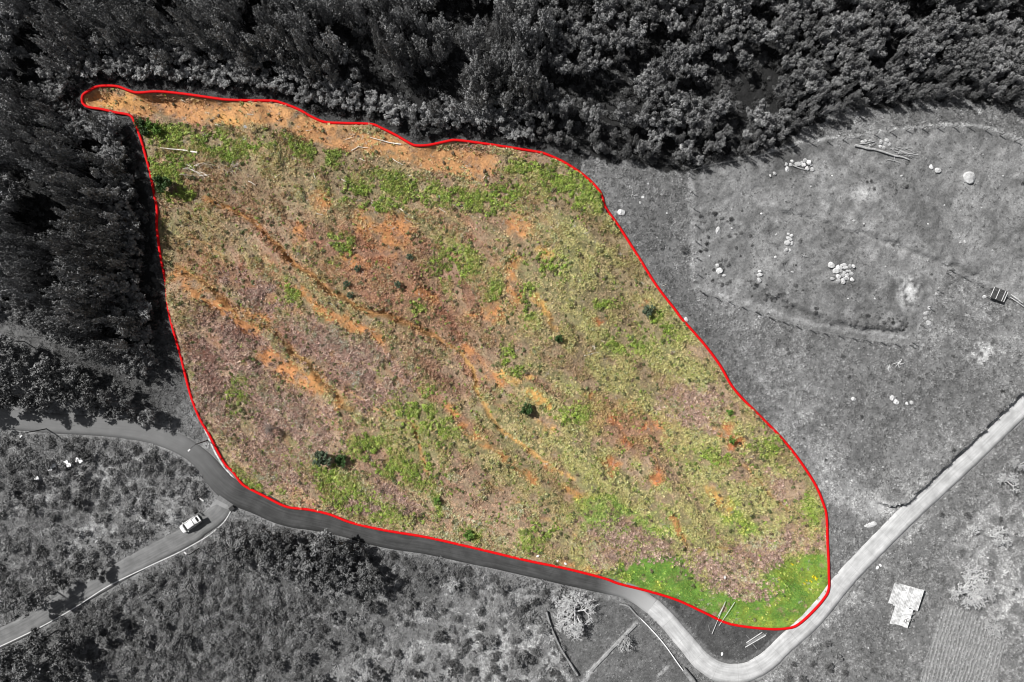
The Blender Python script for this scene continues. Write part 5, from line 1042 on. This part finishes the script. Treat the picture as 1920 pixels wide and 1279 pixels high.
# ------------------------------------------------------------------ shack with white sheet roof
def shack():
    ang = R(-14); org = P(1697, 1134); cx, sn = math.cos(ang), math.sin(ang); t = empty('shack', org, ang)
    k = 1 - 1.65 / CAMH
    def loc(px, py):                                        # roof-level pixel -> local metres
        x_, y_ = (px - W / 2) * S * k - org.x, (HH / 2 - py) * S * k - org.y; return x_ * cx + y_ * sn, -x_ * sn + y_ * cx
    c1 = [loc(*p) for p in [(1677.5,1092.5),(1732,1108),(1720,1146),(1671,1128)]]; c2 = [loc(*p) for p in [(1681,1135),(1713,1143),(1705,1179),(1672.5,1171)]]
    def block(cs, nsh, z0, tag):
        xa, xb = min(c[0] for c in cs), max(c[0] for c in cs); ya, yb = min(c[1] for c in cs), max(c[1] for c in cs); wd = (xb - xa) / nsh; xi = xa + 1.1
        for i in range(nsh):
            mb = MB(); n_ = 9; r = random.Random(i + nsh * 7); y0 = ya + r.uniform(-.15, .15); y1 = yb + r.uniform(-.15, .15); dzr = r.uniform(0, .05); top = []; V = []; Fc = []
            for q in range(n_):
                u = q / (n_ - 1); xx = xa + i * wd - .04 + u * (wd + .08); zz = z0 + .03 * math.cos(q * math.pi) + dzr + (i % 2) * .022
                V += [(xx, y0, zz - .25), (xx, y1, zz + .15), (xx, y0, zz - .29), (xx, y1, zz + .11)]
            for q in range(n_ - 1):
                a = q * 4; b = a + 4; Fc += [(a, b, b + 1, a + 1), (a + 2, a + 3, b + 3, b + 2), (a, a + 2, b + 2, b), (a + 1, b + 1, b + 3, a + 3)]
            Fc += [(0, 1, 3, 2), (a + 4, a + 6, a + 7, a + 5)]; mb.add(V, Fc); mb.build('roof_sheet', M['sheet'], t)
        for (wx0, wy0, wx1, wy1) in [(xi, ya + .25, xb - .2, ya + .25), (xi, yb - .75, xb - .2, yb - .75), (xi, ya + .33, xi, yb - .83), (xb - .2, ya + .33, xb - .2, yb - .83)]:
            mb = MB(); l = math.hypot(wx1 - wx0, wy1 - wy0); mb.box(((wx0 + wx1) / 2, (wy0 + wy1) / 2, z0 / 2 - .32), (max(abs(wx1 - wx0), .14), max(abs(wy1 - wy0), .14), z0 - .2)); mb.build('wall', M['wall_block'], t)
        return xa, xb, ya, yb
    b1 = block(c1, 6, 1.75, 'a'); b2 = block(c2, 4, 1.45, 'b')
    mb = MB(); mb.box(((b1[0] + b1[1]) / 2 - .9, b1[3] - 1.0, 1.93), (.9, .08, .05), Matrix.Rotation(.2, 3, 'Z')); mb.build('batten', M['plank_dim'], t)
    for (u, v, l, a) in [(-.6, -1.4, 3.6, .42), (.2, -1.2, 1.4, .3), (-.2, -.4, 1.8, -.2)]:
        mb = MB(); mb.box((u, v, 1.78), (l, .07, .06), Matrix.Rotation(a, 3, 'Z')); mb.build('roof_pole', M['plank'], t)
    for (u, v) in [(.25, -2.4), (.95, -2.2), (-.15, -2.7)]:
        mb = MB(); mb.tube([(u + .26 * math.cos(q * math.pi / 6), v + .26 * math.sin(q * math.pi / 6), 1.50) for q in range(13)], .07, 6, False); mb.build('roof_tyre', M['plank_dim'], t)
        set_props(t, 'shack with stepped white sheet roof beside the ridged field', 'shack')
shack()
t = empty('lean_to', P(1864, 553)); a = R(-20); t.rotation_euler = (0, 0, a)
for sx in (-1.35, -.25, .95, 1.4):
    mb = MB(); mb.box((sx, 0, 1.33 + .02), (.10, 2.1, .08), Matrix.Rotation(.10, 3, 'X')); mb.build('batten', M['plank'], t)
mb = MB(); mb.box((0, 0, 1.25), (2.8, 2.2, .06), Matrix.Rotation(.10, 3, 'X')); mb.build('roof', M['dark_roof'], t)
for sx in (-1.25, 1.25):
    for sy in (-.9, .9):
        mb = MB(); mb.box((sx, sy, .55 + .04 * sy), (.1, .1, 1.25)); mb.build('post', M['post'], t)
mb = MB(); mb.box((0, .95, .6), (2.4, .06, 1.1)); mb.build('back_board', M['dark_roof'], t)
set_props(t, 'small dark lean-to with pale battens at the paddock fence corner', 'lean-to')
plank(D_(1350,722,1)[:2], D_(1535,860,1)[:2], .12, .1, M['plank'], 'upper of the two long white rails right of the lean-to', dz=.7, name='rail', cat='rail'); plank(D_(1335,745,1)[:2], D_(1535,880,1)[:2], .12, .1, M['plank'], 'lower of the two long white rails right of the lean-to', dz=.5, name='rail', cat='rail')

# ------------------------------------------------------------------ car with open tailgate
def car():
    p = P(360, 981); hd = math.atan2(-(.56), -.83); t = empty('parked_car', Vector((p.x, p.y, float(smooth_ht(p.x, p.y)) + .034)), math.atan2(-(0.56), -0.83))
    def sec(x, hw, z0, z1, tr=.12):                        # rounded section, forward = +x
        return [(x, -hw, z0), (x, -hw, z1 - tr), (x, -hw + tr, z1), (x, hw - tr, z1), (x, hw, z1 - tr), (x, hw, z0)]
    b_ = MB(); b_.loft([sec(-2.05, .74, .42, .78), sec(-2.0, .82, .28, .95), sec(-1.2, .86, .24, 1.0), sec(.0, .87, .24, 1.0), sec(.95, .86, .24, 1.0), sec(1.6, .83, .26, .92), sec(1.98, .72, .30, .80), sec(2.12, .52, .38, .66)]); b_.build('body', M['car_paint'], t, True)
    g = MB(); g.loft([[(-1.95, -.78, .96), (-1.95, .78, .96), (-1.72, .63, 1.52), (-1.72, -.63, 1.52)], [(1.22, -.78, .96), (1.22, .78, .96), (.42, .63, 1.54), (.42, -.63, 1.54)]]); g.build('windows', M['car_glass'], t)
    r_ = MB(); r_.loft([[(-1.85, -.66, 1.50), (-1.85, .66, 1.50), (-1.82, .60, 1.58), (-1.82, -.60, 1.58)], [(-.6, -.68, 1.52), (-.6, .68, 1.52), (-.6, .60, 1.63), (-.6, -.60, 1.63)], [(.5, -.66, 1.52), (.5, .66, 1.52), (.42, .58, 1.59), (.42, -.58, 1.59)]]); rf = r_.build('roof', M['car_paint'], t, True)
    s_ = MB(); s_.box((-1.15, 0, 1.625), (.14, 1.2, .03)); s_.build('roof_seam', M['car_trim'], rf)
    for sy in (-1, 1):
        rl = MB(); rl.tube([(-1.6, .60 * sy, 1.63), (.2, .60 * sy, 1.66)], .025, 5); rl.build('roof_rail', M['car_trim'], rf)
    for sy in (-1, 1):
        for x_ in (-1.3, 1.28):
            w_ = empty_child('wheel', t, (x_, .78 * sy, .31)); a = MB(); a.tube([(0, -.1, 0), (0, .1, 0)], .31, 18); a.build('tyre', M['car_trim'], w_); a = MB(); a.tube([(0, .105 * sy, 0), (0, .115 * sy, 0)], .2, 14); a.build('rim', M['rim'], w_)
        a = MB(); a.box((.85, .98 * sy, 1.02), (.14, .2, .13)); a.build('mirror', M['car_paint'], t)
        a = MB(); a.box((1.93, .58 * sy, .70), (.16, .24, .14), Matrix.Rotation(-.35 * sy, 3, 'Z')); a.build('headlight', M['lamp_glass'], t)
        a = MB(); a.box((-2.0, .72 * sy, .85), (.06, .14, .28)); a.build('tail_light', M['car_trim'], t)
        for x_ in (-.95, -.05, .6):
            a = MB(); a.tube([(x_, .785 * sy, .97), (x_ - .12 * (x_ > .5) * 4, .645 * sy, 1.53)], .03, 5); a.build('pillar', M['car_paint'], t)
    a = MB(); a.box((1.30, 0, .975), (.08, 1.1, .02)); a.build('wiper_cowl', M['car_trim'], t)
    g = empty_child('tailgate', t, (-1.78, 0, 1.55)); a = MB(); a.box((-.5, 0, .12), (1.0, 1.22, .07), Matrix.Rotation(.25, 3, 'Y')); a.build('frame', M['car_paint'], g); a = MB(); a.box((-.42, 0, .155), (.55, 1.0, .03), Matrix.Rotation(.25, 3, 'Y')); a.build('rear_window', M['car_glass'], g)
    set_props(t, 'white hatchback car with its tailgate raised on the side road', 'car')
def empty_child(name, parent, loc):
    o = bpy.data.objects.new(name, None); o.location = loc; o.empty_display_size = .1; return link(o, parent)
car()

# ------------------------------------------------------------------ person behind the car
def person(px, py, rz):
    J = {}; V = []; E = []; Rr = []
    def v(name, p, r, par=None):
        J[name] = len(V); V.append(p); Rr.append(r)
        if par: E.append((J[par], J[name]))
    v('pelvis', (0, 0, .95), (.165, .12)); v('waist', (.0, 0, 1.10), (.15, .11), 'pelvis'); v('chest', (.02, 0, 1.30), (.18, .125), 'waist'); v('neck0', (.02, 0, 1.45), (.10, .09), 'chest'); v('neck', (.04, 0, 1.52), (.058, .058), 'neck0'); v('jaw', (.07, 0, 1.585), (.072, .08), 'neck'); v('head', (.06, 0, 1.67), (.085, .10), 'jaw'); v('crown', (.05, 0, 1.745), (.06, .07), 'head'); 
    for s in (-1, 1):
        n_ = 'L' if s > 0 else 'R'
        v('sh' + n_, (.01, .185 * s, 1.41), (.075, .075), 'chest'); v('el' + n_, (.10, .235 * s, 1.13), (.05, .05), 'sh' + n_); v('wr' + n_, (.32, .19 * s, 1.02), (.033, .03), 'el' + n_); v('palm' + n_, (.40, .18 * s, 1.00), (.04, .02), 'wr' + n_)
        for f in range(4):
            yy = .18 * s + (f - 1.5) * .021; l = (.075, .085, .08, .06)[f]; v(f'fa{n_}{f}', (.43 + l * .5, yy, .995), (.009, .009), 'palm' + n_); v(f'fb{n_}{f}', (.43 + l, yy, .97), (.008, .008), f'fa{n_}{f}')
        v('ta' + n_, (.40, .18 * s - .045 * s, .99), (.010, .010), 'palm' + n_); v('tb' + n_, (.44, .18 * s - .055 * s, .975), (.009, .009), 'ta' + n_)
        v('hip' + n_, (0, .095 * s, .88), (.095, .10), 'pelvis'); v('kn' + n_, (.02, .11 * s, .50), (.062, .065), 'hip' + n_); v('an' + n_, (-.02, .12 * s, .09), (.042, .045), 'kn' + n_); v('to' + n_, (.15, .13 * s, .035), (.045, .03), 'an' + n_)
    me = bpy.data.meshes.new('person'); me.from_pydata(V, E, []); me.update(); o = bpy.data.objects.new('person', me); COL.objects.link(o)
    md = o.modifiers.new('skin', 'SKIN'); md.use_smooth_shade = True
    for i, sv in enumerate(me.skin_vertices[0].data) if me.skin_vertices else []: pass
    if not me.skin_vertices:
        bm = bmesh.new(); bm.from_mesh(me); bm.verts.layers.skin.verify(); bm.to_mesh(me); bm.free()
    for i, sv in enumerate(me.skin_vertices[0].data): sv.radius = Rr[i]; sv.use_root = (i == 0)
    o.modifiers.new('sub', 'SUBSURF').levels = 1
    dg = bpy.context.evaluated_depsgraph_get(); ev = o.evaluated_get(dg); m2 = bpy.data.meshes.new_from_object(ev); COL.objects.unlink(o); bpy.data.objects.remove(o)
    m2.materials.clear(); m2.materials.append(M['dark_cloth']); m2.materials.append(M['skin'])
    for f in m2.polygons:
        c = f.center; f.material_index = 1 if (c.z > 1.50 or (c.x > .34 and c.z > .9 and c.z < 1.1)) else 0
    p = P(px, py); p.z = float(ht(p.x, p.y)); o = bpy.data.objects.new('person', m2); link(o); o.location = p; o.rotation_euler = (0, 0, rz)
    h = bush_mesh('hair', 610, 10, .1, .1, .05, M['hair']); bm = bmesh.new(); bmesh.ops.create_uvsphere(bm, u_segments=12, v_segments=8, radius=.107); bmesh.ops.delete(bm, geom=[q for q in bm.verts if q.co.z < -.02 and q.co.x > .02 or q.co.z < -.06], context='VERTS'); hm_ = bpy.data.meshes.new('hair'); bm.to_mesh(hm_); bm.free(); hm_.materials.append(M['hair'])
    hh = link(bpy.data.objects.new('hair', hm_), o); hh.location = (.045, 0, 1.69)
    set_props(o, 'person in dark clothes standing behind the open tailgate of the car', 'person'); return o
person(372, 959, R(215))
